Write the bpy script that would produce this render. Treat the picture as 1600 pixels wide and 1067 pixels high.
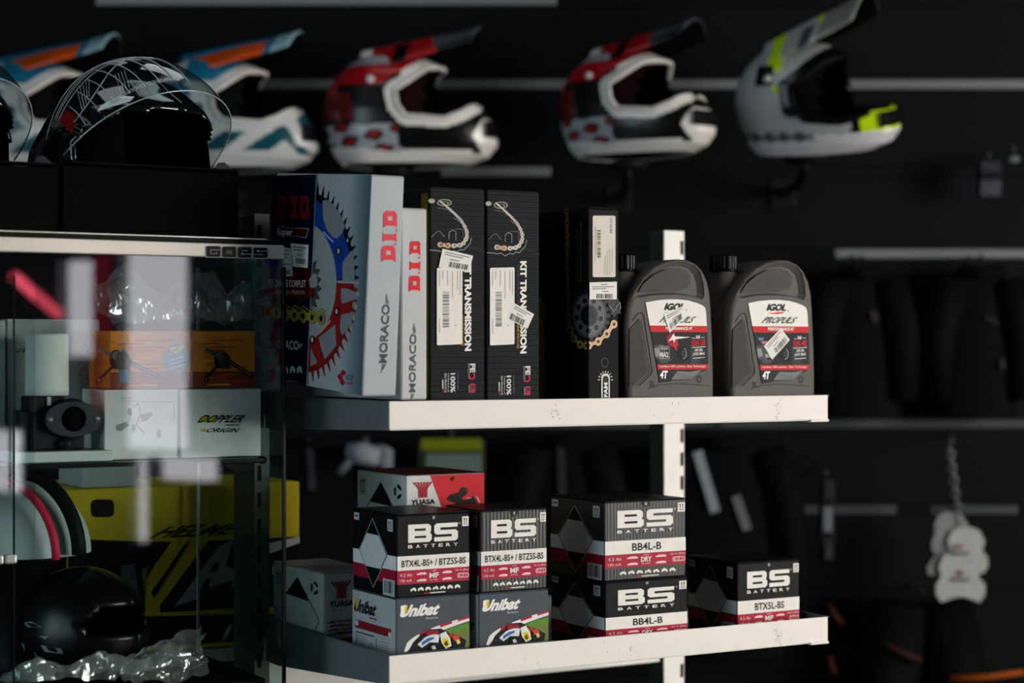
import bpy, bmesh, math, random
from mathutils import Vector, Matrix
for _o in list(bpy.data.objects): bpy.data.objects.remove(_o)
random.seed(4)
SC = bpy.context.scene; COL = SC.collection
PI = math.pi
# ---------------------------------------------------------------- camera, exposure, light
F, CX, HY, CZ = 2950.0, 800.0, 550.0, 1.45          # focal length in pixels, image centre, horizon row, eye height
cam = bpy.data.cameras.new('camera'); camo = bpy.data.objects.new('camera', cam); COL.objects.link(camo)
camo.location = (0, 0, CZ); camo.rotation_euler = (PI/2, 0, 0)
cam.sensor_width = 36; cam.lens = F/1600*36; cam.shift_y = (HY-533.5)/1600
cam.clip_start = .05; cam.clip_end = 60
cam.dof.use_dof = True; cam.dof.focus_distance = 2.67; cam.dof.aperture_fstop = 2.5; cam.dof.aperture_blades = 9
SC.camera = camo
SC.view_settings.view_transform = 'Standard'; SC.view_settings.look = 'None'
SC.view_settings.exposure = 0.0; SC.view_settings.gamma = 1.0; SC.view_settings.use_curve_mapping = False
try: SC.cycles.transparent_max_bounces = 24
except Exception: pass
W = bpy.data.worlds.new('world'); SC.world = W; W.use_nodes = True
W.node_tree.nodes['Background'].inputs[0].default_value = (.55, .65, .8, 1)
W.node_tree.nodes['Background'].inputs[1].default_value = .3
KEY_L = 17.; SHOP_L = 4.3; LEFT_L = 4.0; CEIL_L = 2.0

# ---------------------------------------------------------------- materials
def lin(h):
    h = h.lstrip('#'); out = []
    for i in (0, 2, 4):
        c = int(h[i:i+2], 16)/255; out.append(c/12.92 if c <= .04045 else ((c+.055)/1.055)**2.4)
    return out
MATS = {}
def mat(hexc, rough=.5, metal=0., var=.06, scale=60., bump=0., bscale=300., spec=.1, coat=0., wave=None):
    key = (hexc, rough, metal, var, scale, bump, bscale, spec, coat, wave)
    if key in MATS: return MATS[key]
    m = bpy.data.materials.new('mat_'+hexc.strip('#')); m.use_nodes = True
    nt = m.node_tree; b = nt.nodes['Principled BSDF']; L = nt.links.new
    c = lin(hexc)
    tc = nt.nodes.new('ShaderNodeTexCoord')
    n = nt.nodes.new('ShaderNodeTexNoise'); n.inputs['Scale'].default_value = scale; n.inputs['Detail'].default_value = 3
    L(tc.outputs['Object'], n.inputs['Vector'])
    mr = nt.nodes.new('ShaderNodeMapRange'); mr.inputs[3].default_value = 1-var; mr.inputs[4].default_value = 1+var
    mr.inputs[1].default_value = .3; mr.inputs[2].default_value = .7
    L(n.outputs[0], mr.inputs[0])
    vm = nt.nodes.new('ShaderNodeVectorMath'); vm.operation = 'SCALE'; vm.inputs[0].default_value = c
    L(mr.outputs[0], vm.inputs['Scale']); L(vm.outputs[0], b.inputs['Base Color'])
    b.inputs['Roughness'].default_value = rough; b.inputs['Metallic'].default_value = metal
    b.inputs['Specular IOR Level'].default_value = spec; b.inputs['Coat Weight'].default_value = coat
    b.inputs['Coat Roughness'].default_value = .08
    if bump or wave:
        bp = nt.nodes.new('ShaderNodeBump'); bp.inputs['Distance'].default_value = .001
        if wave:
            w = nt.nodes.new('ShaderNodeTexWave'); w.wave_type = 'BANDS'; w.bands_direction = wave[0]
            w.inputs['Scale'].default_value = wave[1]; w.inputs['Distortion'].default_value = .6; w.inputs['Detail'].default_value = 1
            L(tc.outputs['Object'], w.inputs['Vector']); L(w.outputs[1], bp.inputs['Height'])
            bp.inputs['Strength'].default_value = wave[2]
        else:
            n2 = nt.nodes.new('ShaderNodeTexNoise'); n2.inputs['Scale'].default_value = bscale; n2.inputs['Detail'].default_value = 2
            L(tc.outputs['Object'], n2.inputs['Vector']); L(n2.outputs[0], bp.inputs['Height'])
            bp.inputs['Strength'].default_value = bump
        L(bp.outputs[0], b.inputs['Normal'])
    MATS[key] = m; return m
def emit(name, hexc, s, streak=None):
    m = bpy.data.materials.new(name); m.use_nodes = True; nt = m.node_tree; nt.nodes.clear()
    e = nt.nodes.new('ShaderNodeEmission'); o = nt.nodes.new('ShaderNodeOutputMaterial')
    e.inputs[0].default_value = (*lin(hexc), 1); e.inputs[1].default_value = s
    nt.links.new(e.outputs[0], o.inputs[0]); return m
def glassmat(name, tint='#e4eeec', base=.045, rough=.0, edge=1.0, glosstint=(1,1,1), haze=0.):
    m = bpy.data.materials.new(name); m.use_nodes = True; nt = m.node_tree; nt.nodes.clear(); L = nt.links.new
    o = nt.nodes.new('ShaderNodeOutputMaterial'); mx = nt.nodes.new('ShaderNodeMixShader')
    t = nt.nodes.new('ShaderNodeBsdfTransparent'); g = nt.nodes.new('ShaderNodeBsdfGlossy')
    t.inputs[0].default_value = (*lin(tint), 1); g.inputs['Roughness'].default_value = rough; g.inputs[0].default_value = (*glosstint, 1)
    lw = nt.nodes.new('ShaderNodeLayerWeight'); lw.inputs[0].default_value = .5
    p = nt.nodes.new('ShaderNodeMath'); p.operation = 'POWER'; p.inputs[1].default_value = 4
    mr = nt.nodes.new('ShaderNodeMapRange'); mr.inputs[3].default_value = base; mr.inputs[4].default_value = edge
    L(lw.outputs['Facing'], p.inputs[0]); L(p.outputs[0], mr.inputs[0]); L(mr.outputs[0], mx.inputs[0])
    L(t.outputs[0], mx.inputs[1]); L(g.outputs[0], mx.inputs[2]); 
    if haze:
        d = nt.nodes.new('ShaderNodeBsdfDiffuse'); d.inputs[0].default_value = (.85, .88, .88, 1); m2 = nt.nodes.new('ShaderNodeMixShader'); m2.inputs[0].default_value = haze
        L(mx.outputs[0], m2.inputs[1]); L(d.outputs[0], m2.inputs[2]); L(m2.outputs[0], o.inputs[0])
    else: L(mx.outputs[0], o.inputs[0])
    return m

# ---------------------------------------------------------------- geometry helpers
def P(px, py, Y): return Vector(((px-CX)/F*Y, Y, CZ+(HY-py)/F*Y))
def zat(py, Y): return CZ+(HY-py)/F*Y
class MB:
    """collects polygons (world or local coordinates) for one mesh"""
    def __init__(s): s.v = []; s.f = []; s.m = []; s.mats = []; s.smooth = []
    def mi(s, m):
        if m not in s.mats: s.mats.append(m)
        return s.mats.index(m)
    def add(s, vs, fs, m, smooth=False):
        o = len(s.v); s.v += [Vector(v) for v in vs]; k = s.mi(m)
        for f in fs: s.f.append([i+o for i in f]); s.m.append(k); s.smooth.append(smooth)
        return s
    def box(s, o, e1, e2, e3, m, bev=0.):
        """o corner; e1,e2,e3 full edge vectors"""
        if bev <= 0:
            v = [o+e1*a+e2*b+e3*c for c in (0, 1) for b in (0, 1) for a in (0, 1)]
            return s.add(v, [(0,2,3,1), (4,5,7,6), (0,1,5,4), (2,6,7,3), (0,4,6,2), (1,3,7,5)], m)
        bm = bmesh.new(); bmesh.ops.create_cube(bm, size=1)
        l = (e1.length, e2.length, e3.length)
        for v in bm.verts: v.co = Vector((v.co.x*l[0], v.co.y*l[1], v.co.z*l[2]))
        bmesh.ops.bevel(bm, geom=bm.edges[:], offset=min(bev, min(l)*.45), segments=2, profile=.5, affect='EDGES')
        c = o+(e1+e2+e3)*.5; a, b_, d = e1.normalized(), e2.normalized(), e3.normalized()
        bm.verts.ensure_lookup_table()
        s.add([c+a*v.co.x+b_*v.co.y+d*v.co.z for v in bm.verts], [[v.index for v in f.verts] for f in bm.faces], m)
        bm.free(); return s
    def abox(s, x0, x1, y0, y1, z0, z1, m, bev=0.):
        return s.box(Vector((x0,y0,z0)), Vector((x1-x0,0,0)), Vector((0,y1-y0,0)), Vector((0,0,z1-z0)), m, bev)
    def prism(s, pts, ext, m):
        n = len(pts); v = [Vector(p) for p in pts]+[Vector(p)+ext for p in pts]
        return s.add(v, [list(range(n))[::-1], list(range(n, 2*n))]+[(i, (i+1)%n, n+(i+1)%n, n+i) for i in range(n)], m)
    def tube(s, pts, r, m, n=8, closed=False):
        pts = [Vector(p) for p in pts]; rr = r if isinstance(r, (list, tuple)) else [r]*len(pts)
        v = []; up = Vector((0, 0, 1)); k = len(pts)
        for i, p in enumerate(pts):
            a = pts[(i-1) % k] if (closed or i) else p; b = pts[(i+1) % k] if (closed or i < k-1) else p
            t = (b-a).normalized(); x = t.cross(up)
            if x.length < 1e-3: x = t.cross(Vector((1, 0, 0)))
            x.normalize(); y = x.cross(t)
            for j in range(n):
                q = 2*PI*j/n; v.append(p+(x*math.cos(q)+y*math.sin(q))*rr[i])
        f = []
        for i in range(k if closed else k-1):
            for j in range(n):
                i2 = (i+1) % k; f.append((i*n+j, i*n+(j+1)%n, i2*n+(j+1)%n, i2*n+j))
        if not closed: f += [tuple(range(n))[::-1], tuple(range((k-1)*n, k*n))]
        return s.add(v, f, m, True)
    def lathe(s, prof, m, c=Vector((0,0,0)), ax=Vector((0,0,1)), n=32, ridges=0, rd=0.):
        ax = ax.normalized(); x = ax.orthogonal().normalized(); y = ax.cross(x); v = []
        for (r, h) in prof:
            for j in range(n):
                q = 2*PI*j/n; r2 = r+(rd*(1 if (j//2) % 2 else 0) if ridges else 0)
                v.append(c+ax*h+(x*math.cos(q)+y*math.sin(q))*r2)
        f = []
        for i in range(len(prof)-1):
            for j in range(n): f.append((i*n+j, i*n+(j+1)%n, (i+1)*n+(j+1)%n, (i+1)*n+j))
        f += [tuple(range(n))[::-1], tuple(range((len(prof)-1)*n, len(prof)*n))]
        return s.add(v, f, m, not ridges)
    def grid(s, fn, nu, nv, m, flip=False, keep=None, smooth=True):
        """fn(i/nu, j/nv) -> point; m material or fn(centre uv, point)"""
        pts = [[Vector(fn(i/nu, j/nv)) for j in range(nv+1)] for i in range(nu+1)]
        o = len(s.v); s.v += [p for r in pts for p in r]; w = nv+1
        for i in range(nu):
            for j in range(nv):
                c = (pts[i][j]+pts[i+1][j+1]+pts[i][j+1]+pts[i+1][j])*.25
                if keep and not keep(c): continue
                mm = m(c) if callable(m) else m
                q = [o+i*w+j, o+(i+1)*w+j, o+(i+1)*w+j+1, o+i*w+j+1]; s.f.append(q[::-1] if flip else q); s.m.append(s.mi(mm)); s.smooth.append(smooth)
        return s
    def build(s, name, parent=None, inv=None, kind=None, label=None):
        me = bpy.data.meshes.new(name)
        if inv is None and parent is not None: inv = INV.get(parent.name)
        vs = [inv @ v for v in s.v] if inv is not None else s.v
        me.from_pydata([tuple(v) for v in vs], [], s.f)
        for m in s.mats: me.materials.append(m)
        for p, k, sm in zip(me.polygons, s.m, s.smooth): p.material_index = k; p.use_smooth = sm
        me.update()
        ob = bpy.data.objects.new(name, me); COL.objects.link(ob)
        if parent is not None: ob.parent = parent; INV[ob.name] = INV.get(parent.name)
        if kind: ob['kind'] = kind
        if label: ob['label'] = label
        return ob
INV = {}
def thing(name, label, cat, loc=(0, 0, 0), rotz=0., group=None):
    o = bpy.data.objects.new(name, None); COL.objects.link(o); o.empty_display_size = .05
    o.location = loc; o.rotation_euler = (0, 0, rotz); o['label'] = label; o['category'] = cat
    if group: o['group'] = group
    INV[o.name] = (Matrix.Translation(Vector(loc)) @ Matrix.Rotation(rotz, 4, 'Z')).inverted()
    return o
def tag(o, label, cat, group=None, kind=None):
    o['label'] = label; o['category'] = cat
    if group: o['group'] = group
    if kind: o['kind'] = kind
    return o
def dup(o, loc, label, rotz=None):
    def cp(a, par):
        c = a.copy(); COL.objects.link(c)
        if par: c.parent = par
        for ch in list(a.children): cp(ch, c)
        return c
    r = cp(o, None); r.location = loc; r['label'] = label
    if rotz is not None: r.rotation_euler = (0, 0, rotz)
    return r
# text outlines
GC = {}
def glyphs(txt, bold=0.):
    k = (txt, bold)
    if k in GC: return GC[k]
    cu = bpy.data.curves.new('t', 'FONT'); cu.body = txt; cu.offset = bold; cu.resolution_u = 3; cu.fill_mode = 'FRONT'
    ob = bpy.data.objects.new('t', cu); me = ob.to_mesh()
    vs = [(v.co.x, v.co.y) for v in me.vertices]; fs = [list(p.vertices) for p in me.polygons]
    ob.to_mesh_clear(); bpy.data.objects.remove(ob); bpy.data.curves.remove(cu)
    x0 = min(v[0] for v in vs); x1 = max(v[0] for v in vs); y0 = min(v[1] for v in vs); y1 = max(v[1] for v in vs)
    vs = [((x-x0)/(x1-x0), (y-y0)/(y1-y0)) for x, y in vs]
    GC[k] = (vs, fs); return GC[k]
class Face:
    def __init__(s, o, e1, e2, n): s.o = Vector(o); s.e1 = Vector(e1).normalized(); s.e2 = Vector(e2).normalized(); s.n = Vector(n).normalized(); s.w = Vector(e1).length; s.h = Vector(e2).length
    def px(s, x, y):
        d = Vector(((x-CX)/F, 1, (HY-y)/F)); c = Vector((0, 0, CZ))
        t = (s.o-c).dot(s.n)/d.dot(s.n); q = c+d*t-s.o
        return (q.dot(s.e1), q.dot(s.e2))
class Print:
    """flat print on a face; map turns author coordinates into metres on the face"""
    def __init__(s, face, mp=None, base=0, rough=.5, var=.03, coat=0.):
        s.fc = face; s.mb = MB(); s.L = base; s.map = mp or (lambda x, y: (x*face.w, (1-y)*face.h)); s.rough = rough; s.var = var; s.coat = coat
    def m(s, c): return c if not isinstance(c, str) else mat(c, s.rough, 0, s.var, 80, coat=s.coat)
    def pt(s, a, b, l): return s.fc.o+s.fc.e1*a+s.fc.e2*b+s.fc.n*(.0004+.00016*l)
    def poly(s, pts, c, l=0):
        q = [s.map(*p) for p in pts]
        from mathutils.geometry import tessellate_polygon
        v = [s.pt(a, b, l+s.L) for a, b in q]
        tr = tessellate_polygon([[Vector((a, b, 0)) for a, b in q]])
        s.mb.add(v, [list(t) for t in tr], s.m(c)); return s
    def rect(s, x0, y0, x1, y1, c, l=0): return s.poly([(x0,y0), (x1,y0), (x1,y1), (x0,y1)], c, l)
    def rrect(s, x0, y0, x1, y1, r, c, l=0, ry=None):
        ry = ry or r; pts = []
        for cx_, cy_, a0 in ((x1-r, y0+ry, -90), (x1-r, y1-ry, 0), (x0+r, y1-ry, 90), (x0+r, y0+ry, 180)):
            for k in range(4):
                a = math.radians(a0+k*30); pts.append((cx_+r*math.cos(a), cy_+ry*math.sin(a)))
        return s.poly(pts, c, l)
    def ell(s, cx_, cy_, rx, ry, c, l=0, n=20, a0=0, a1=360):
        full = a1-a0 >= 360; k = n if full else n+1
        return s.poly([(cx_+rx*math.cos(math.radians(a0+(a1-a0)*i/n)), cy_+ry*math.sin(math.radians(a0+(a1-a0)*i/n))) for i in range(k)], c, l)
    def ring(s, cx_, cy_, rx, ry, rx2, ry2, c, l=0, n=24, a0=0, a1=360):
        for i in range(n):
            a, b = math.radians(a0+(a1-a0)*i/n), math.radians(a0+(a1-a0)*(i+1)/n)
            s.poly([(cx_+rx*math.cos(a), cy_+ry*math.sin(a)), (cx_+rx*math.cos(b), cy_+ry*math.sin(b)), (cx_+rx2*math.cos(b), cy_+ry2*math.sin(b)), (cx_+rx2*math.cos(a), cy_+ry2*math.sin(a))], c, l)
        return s
    def line(s, pts, wd, c, l=0):
        """stroke, wd in metres"""
        q = [Vector(s.map(*p)) for p in pts]
        for a, b in zip(q, q[1:]):
            d = b-a
            if d.length < 1e-6: continue
            d.normalize(); n = Vector((-d.y, d.x))*wd/2; a2 = a-d*wd*.3; b2 = b+d*wd*.3
            s.mb.add([s.pt(*(a2+n), l+s.L), s.pt(*(a2-n), l+s.L), s.pt(*(b2-n), l+s.L), s.pt(*(b2+n), l+s.L)], [(0,1,2,3)], s.m(c))
        return s
    def text(s, txt, tl, bl, br, c, l=1, bold=.0, shear=0.):
        """text bbox corners: top-left, bottom-left, bottom-right as read"""
        vs, fs = glyphs(txt, bold); A, B, C_ = Vector(s.map(*bl)), Vector(s.map(*br)), Vector(s.map(*tl))
        ex, ey = B-A, C_-A
        v = [s.pt(*(A+ex*(x+shear*(y-.5))+ey*y), l+s.L) for x, y in vs]
        s.mb.add(v, fs, s.m(c)); return s
    def bars(s, tl, bl, br, c, l=1, n=26, seed=1):
        """barcode, bars run bottom to top"""
        rnd = random.Random(seed); A, B, C_ = Vector(s.map(*bl)), Vector(s.map(*br)), Vector(s.map(*tl)); ex, ey = B-A, C_-A; x = 0
        while x < 1:
            w = rnd.choice((.5, .5, 1, 1.5))/n
            if x+w > 1: break
            s.mb.add([s.pt(*(A+ex*x), l+s.L), s.pt(*(A+ex*(x+w)), l+s.L), s.pt(*(A+ex*(x+w)+ey), l+s.L), s.pt(*(A+ex*x+ey), l+s.L)], [(0,1,2,3)], s.m(c))
            x += w+rnd.choice((.5, .7, 1))/n
        return s
    def build(s, name, parent, label=None): return s.mb.build(name, parent, label=label)
def cropmap(face, x0, y0, k): return lambda x, y: face.px(x0+x/k, y0+y/k)
def solve(o, e, px):
    k = (px-CX)/F; return (k*o.y-o.x)/(e.x-k*e.y)
U = Vector((.8647, .5023, 0)); V = Vector((-.5023, .8647, 0)); Z = Vector((0, 0, 1))
O = Vector(((608-CX)/F*2.5, 2.5, 0))                       # front left corner of the shelves (plan)
ZU = CZ-.06525; ZL = CZ-.4025; LIP = .0375; DROP = .030    # rim heights of the two shelves
SL, SD = .7435, .42
def S(s, t, z): return O+U*s+V*t+Z*z
def sfor(px, t): o = O+V*t; return solve(o, U, px)
class Bx:
    """a carton: c = front left bottom corner"""
    def __init__(s, c, w, d, h, ang=0., pitch=0.):
        R = Matrix.Rotation(math.radians(ang), 3, 'Z'); s.e1 = R @ U; s.e2 = R @ V; s.up = Z.copy()
        if pitch:
            R2 = Matrix.Rotation(math.radians(pitch), 3, s.e1); s.e2 = R2 @ s.e2; s.up = R2 @ s.up
        s.c, s.w, s.d, s.h = c, w, d, h
    def face(s, k):
        c, a, b, u = s.c, s.e1*s.w, s.e2*s.d, s.up*s.h
        return {'front': Face(c, a, u, -b), 'left': Face(c+b, -b, u, -a), 'top': Face(c+u, a, b, u), 'right': Face(c+a, b, u, a)}[k]
    def root(s, name, label, cat, group=None):
        base = s.c+s.e1*s.w*.5+s.e2*s.d*.5; base.z = s.c.z
        return thing(name, label, cat, base, math.atan2(s.e1.y, s.e1.x), group)
    def body(s, par, m, bev=.0018, name='carton'):
        mb = MB(); mb.box(s.c, s.e1*s.w, s.e2*s.d, s.up*s.h, m, bev); return mb.build(name, par)
def fitbox(pxc, t, pxr, pxl, ztop, zbot, ang=0., pitch=0., s=None, w=None, d=None):
    s = sfor(pxc, t) if s is None else s
    c = S(s, t, zbot); R = Matrix.Rotation(math.radians(ang), 3, 'Z')
    w = solve(c, R @ U, pxr) if w is None else w; d = solve(c, R @ V, pxl) if d is None else d
    return Bx(c, w, d, ztop-zbot, ang, pitch)
def sticker(par, fc, q, mp, l=6, seed=1, name='price_sticker', bar=(.30, .72, .62, .93), lines=((.1,.12,.8),(.1,.24,.6),(.3,.45,.3)), paper='#e8e4de'):
    """q: px corners tl, tr, br, bl"""
    Q = [Vector(mp(*p)) for p in q]
    def mm(x, y): a = Q[0].lerp(Q[1], x); b = Q[3].lerp(Q[2], x); return tuple(a.lerp(b, y))
    p = Print(fc, mm, base=l, rough=.45); p.rect(0, 0, 1, 1, paper)
    for x, y, w in lines: p.rect(x, y, x+w, y+.05, '#77777a', 1)
    if bar: p.bars((bar[0], bar[1]), (bar[0], bar[3]), (bar[0]+bar[2], bar[3]), '#1c1c20', 1, 24, seed)
    return p.build(name, par)

# ================================================================ THE ROOM
WX0, WX1, WY0, WY1, WZ = -3.0, 4.2, -3.2, 4.62, 3.0
black_wall = mat('#05090d', .6, 0, .12, 8, bump=.05)
def struct(name, mb, label=None):
    o = mb.build(name); o['kind'] = 'structure'
    if label: o['label'] = label
    return o
m = MB(); m.abox(WX0-.1, WX1+.1, WY0-.1, WY1+.2, -.1, 0, mat('#2c2d2e', .35, 0, .1, 3)); struct('floor', m)
m = MB(); m.abox(WX0-.1, WX1+.1, WY0-.1, WY1+.2, WZ, WZ+.1, mat('#24282b', .8)); struct('ceiling', m)
m = MB(); m.abox(WX0-.1, WX1+.1, WY0-.1, WY0, 0, WZ, mat('#3a3d40', .8)); struct('wall_front', m)
# back wall: slatwall of wide black boards between grey aluminium rails
m = MB(); m.abox(WX0-.1, WX1+.1, WY1+.02, WY1+.12, 0, WZ, mat('#05070a', .8)); wb = struct('wall_back', m, 'black slatwall with grey metal rails')
zr = [CZ-.59-.205*2, CZ-.59-.205, CZ-.59, CZ-.385, CZ-.175, CZ+.03, CZ+.241, CZ+.442, CZ+.655, CZ+.860]
rail_m = mat('#7f8486', .4, .2, .05, 20); rail_d = mat('#4c5154', .4, .2, .05, 20)
edges = [0]+zr+[WZ-.02]
for a, b in zip(edges, edges[1:]):
    if b-a < .02: continue
    for x0, x1 in ((WX0, -.9), (-.9, 1.5), (1.5, WX1)):
        q = MB(); q.abox(x0+.001, x1-.001, WY1-.002, WY1+.018, a+.011, b-.011, black_wall, .002); q.build('slat_board', wb)
for z in zr:
    # grey metal on the visible stretches; elsewhere blackened to paint the shadow over them
    r_ = round(z-CZ, 3); k_ = WY1/F
    lit = {.655: [(-900, 3200)], .86: [(150, 870)], .442: [(690, 860)], .241: [(1305, 3200)], -.175: [(640, 3200)], -.385: [(1180, 1400), (1500, 1590)]}.get(r_, [])
    xs = [WX0+.01]+[v_ for a_, b_ in lit for v_ in ((a_-CX)*k_, (b_-CX)*k_)]+[WX1-.01]; xs = [min(max(v_, WX0+.01), WX1-.01) for v_ in xs]
    for i_, (a_, b_) in enumerate(zip(xs, xs[1:])):
        if b_-a_ < .01: continue
        q = MB(); q.abox(a_+.0005, b_-.0005, WY1-.006, WY1+.012, z-.0115, z+.0105, (rail_m if r_ > .2 else rail_d) if i_ % 2 else black_wall, .002); q.build('rail', wb)
# right wall: the shop front, daylight through the large opening; small panes added to make the case reflections
def window_wall(name, ax, x, y0, y1, holes, wm, out):
    """holes: (ya, yb, za, zb)"""
    ys = sorted({y0, y1, *[h[0] for h in holes], *[h[1] for h in holes]})
    zs = sorted({0, WZ, *[h[2] for h in holes], *[h[3] for h in holes]}); mb = MB()
    for ya, yb in zip(ys, ys[1:]):
        za = None
        for z0_, z1_ in zip(zs, zs[1:]):
            if any(h[0] <= ya and yb <= h[1] and h[2] <= z0_ and z1_ <= h[3] for h in holes): continue
            mb.abox(min(x, x+out), max(x, x+out), ya, yb, z0_, z1_, wm)
    return struct(name, mb)
sky = emit('daylight', '#fffaf2', KEY_L); shop = emit('daylight_soft', '#e9e4ee', SHOP_L)
NW = V*-1                                                       # outward normal of the case front
C0 = P(447, 550, 2.62); C0.z = 0                                # front right corner of the display case
def mirror(px, py, Yv):
    q = P(px, py, Yv); d = (q-C0).dot(NW); return q-NW*2*d
def onwall(px, py):                                             # where the mirrored sight line meets the right wall
    a = mirror(px, py, 3.5); b = mirror(px, py, 8); t = (WX1-a.x)/(b.x-a.x); return a+(b-a)*t
def hole(pa, pb, ya, yb):
    A, B = onwall(pa, ya), onwall(pb, yb); C_, D = onwall(pa, yb), onwall(pb, ya)
    return (min(A.y, B.y), max(A.y, B.y), min(A.z, C_.z), max(D.z, A.z))
key = (-.40, 2.5, .85, 2.45)
soft = [hole(186, 298, 380, 705), hole(92, 160, 404, 560), hole(150, 190, 640, 690), hole(203, 235, 712, 850), hole(-40, 38, 670, 770), hole(240, 345, 712, 752), hole(28, 70, 404, 520)]
soft = [soft[0], soft[1], soft[3], soft[4], soft[5]]
holes = [key]+soft
window_wall('wall_right', 'x', WX1, WY0, WY1, holes, mat('#23272b', .8), .1)
k = 1
for i, (ya, yb, za, zb) in enumerate(holes):
    q = MB(); q.abox(WX1+.07, WX1+.075, ya, yb, za, zb, sky if i == 0 else shop)  # first pane is the daylight; the others are added for the case reflections
    w_ = q.build('window_%d' % k); w_['kind'] = 'structure'; k += 1
    fm = mat('#8b8f92', .4); fr = MB()
    for (a, b, c, d) in ((ya, yb, za, za+.012), (ya, yb, zb-.012, zb), (ya, ya+.012, za, zb), (yb-.012, yb, za, zb)):
        fr.abox(WX1-.004, WX1+.03, a, b, c, d, fm)
    if i == 0:
        for yy in (.5, 1.4): fr.abox(WX1-.004, WX1+.03, yy-.025, yy+.025, za, zb, fm)
    fr.build('window_frame', w_)
# left wall with a dim glowing pane, added as fill for left faces
lh = (-2.2, 1.6, .6, 2.5)
window_wall('wall_left', 'x', WX0, WY0, WY1, [lh], mat('#3a3f44', .8), -.1)
q = MB(); q.abox(WX0-.075, WX0-.07, lh[0], lh[1], lh[2], lh[3], emit('daylight_cool', '#cfe4f0', LEFT_L)); w_ = q.build('window_%d' % k); w_['kind'] = 'structure'
# red neon tube on the shop front (its reflection slants across the glass)
a, b = onwall(38, 432), onwall(108, 492)
q = MB(); q.tube([a+Vector((-.06,0,0)), b+Vector((-.06,0,0))], .019, emit('neon_red', '#ff5870', 6.0), 10)
q.box(a+Vector((-.03,-.01,-.02)), Vector((.03,0,0)), Vector((0,.02,0)), Vector((0,0,.02)), mat('#202020'))
tag(q.build('neon_tube'), 'red neon tube reflected in the display case glass', 'lamp')
A, B = onwall(152, 400), onwall(178, 640)
q = MB(); q.abox(WX1-.03, WX1-.012, min(A.y,B.y), max(A.y,B.y), min(A.z,B.z), max(A.z,B.z), emit('red_lightbox', '#b01830', .9))  # added glowing panel, gives the dark red band in the case reflection
tag(q.build('lightbox_sign'), 'narrow dark red upright lightbox reflected in the display case', 'sign')
# unseen ceiling panels added as weak fill light
for x, y in ((.9, 1.0), (-1.2, 2.2), (1.6, 3.0), (-.4, 3.4)):
    q = thing('ceiling_light', 'square ceiling light panel above x %.1f' % x, 'ceiling light', (x, y, WZ-.03), group='ceiling light panels'); q['label'] = 'flat square ceiling light panel out of view overhead'
    a = MB(); a.abox(x-.3, x+.3, y-.3, y+.3, WZ-.03, WZ-.001, mat('#b0b0b0')); a.build('light_frame', q)
    a = MB(); a.abox(x-.27, x+.27, y-.27, y+.27, WZ-.034, WZ-.03, emit('panel_light', '#e6f0f5', CEIL_L)); a.build('diffuser', q)

# ================================================================ GONDOLA SHELVES
lipm = mat('#efe9e2', .42, 0, .02, 30); sidem = mat('#5c6465', .5, .0, .06, 20); panelm = mat('#bfc2c0', .45)
def shelf(zr_, name, label, rear):
    t = thing(name, label, 'shelf', S(0, 0, zr_), math.atan2(U.y, U.x))
    q = MB(); q.box(S(.002, .002, zr_-DROP-.002), U*(SL-.004), V*(SD-.004), Z*.0018, panelm); q.build('shelf_panel', t)
    q = MB(); q.box(S(0, -.0012, zr_-LIP), U*SL, V*.0032, Z*LIP, lipm, .0012)
    q.box(S(0, .001, zr_-LIP-.0012), U*SL, V*.012, Z*.0016, lipm, .0005)
    q.box(S(SL-.035, -.004, zr_-LIP-.003), U*.035, V*.01, Z*.004, lipm, .001)
    q.build('front_lip', t)
    for s_ in (0, SL-.002):
        q = MB(); q.prism([S(s_, 0, zr_), S(s_, SD, zr_), S(s_, SD, zr_-rear), S(s_, SD-.05, zr_-rear), S(s_, .0, zr_-LIP-.001)], U*.002, sidem)
        q.box(S(s_-(.0 if s_ else 0), 0.0, zr_-.0012), U*.006, V*SD, Z*.0015, sidem, .0004)
        q.prism([S(s_, SD, zr_-.004), S(s_, SD+.02, zr_-.004), S(s_, SD+.02, zr_-.02), S(s_, SD, zr_-.016)], U*.002, sidem)
        q.build('side_bracket', t)
    # scuffs on the lip
    p = Print(Face(S(0, -.0012, zr_-LIP), U*SL, Z*LIP, -V), None, 0, .6); rnd = random.Random(int(zr_*1000))
    for cx_, cy_, n_, r in ((.34, .45, 16, .016), (.62, .4, 6, .05), (.87, .5, 16, .016)) if zr_ > 1.2 else ((.87, .45, 26, .02), (.5, .5, 10, .08), (.3, .6, 6, .05)):
        for _ in range(n_):
            x = cx_+rnd.gauss(0, r*.5); y = min(.95, max(.05, cy_+rnd.gauss(0, .22))); p.poly([(x, y), (x+rnd.uniform(.0005,.0035), y+.03), (x+rnd.uniform(-.001,.002), y+rnd.uniform(.05,.14))], '#bdb8b1')
    p.build('scuff_marks', t)['kind'] = 'stuff'
    return t
shelf(ZU, 'metal_shelf', 'white metal shelf, upper one, carrying chain kits and oil cans', .050)
shelf(ZL, 'metal_shelf', 'white metal shelf, lower one, carrying stacked battery boxes', .066)
postm = mat('#fbf8f2', .4, 0, .02, 30); postd = mat('#4b5551', .5)
slotm = mat('#0a0b0b', .8)
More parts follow.
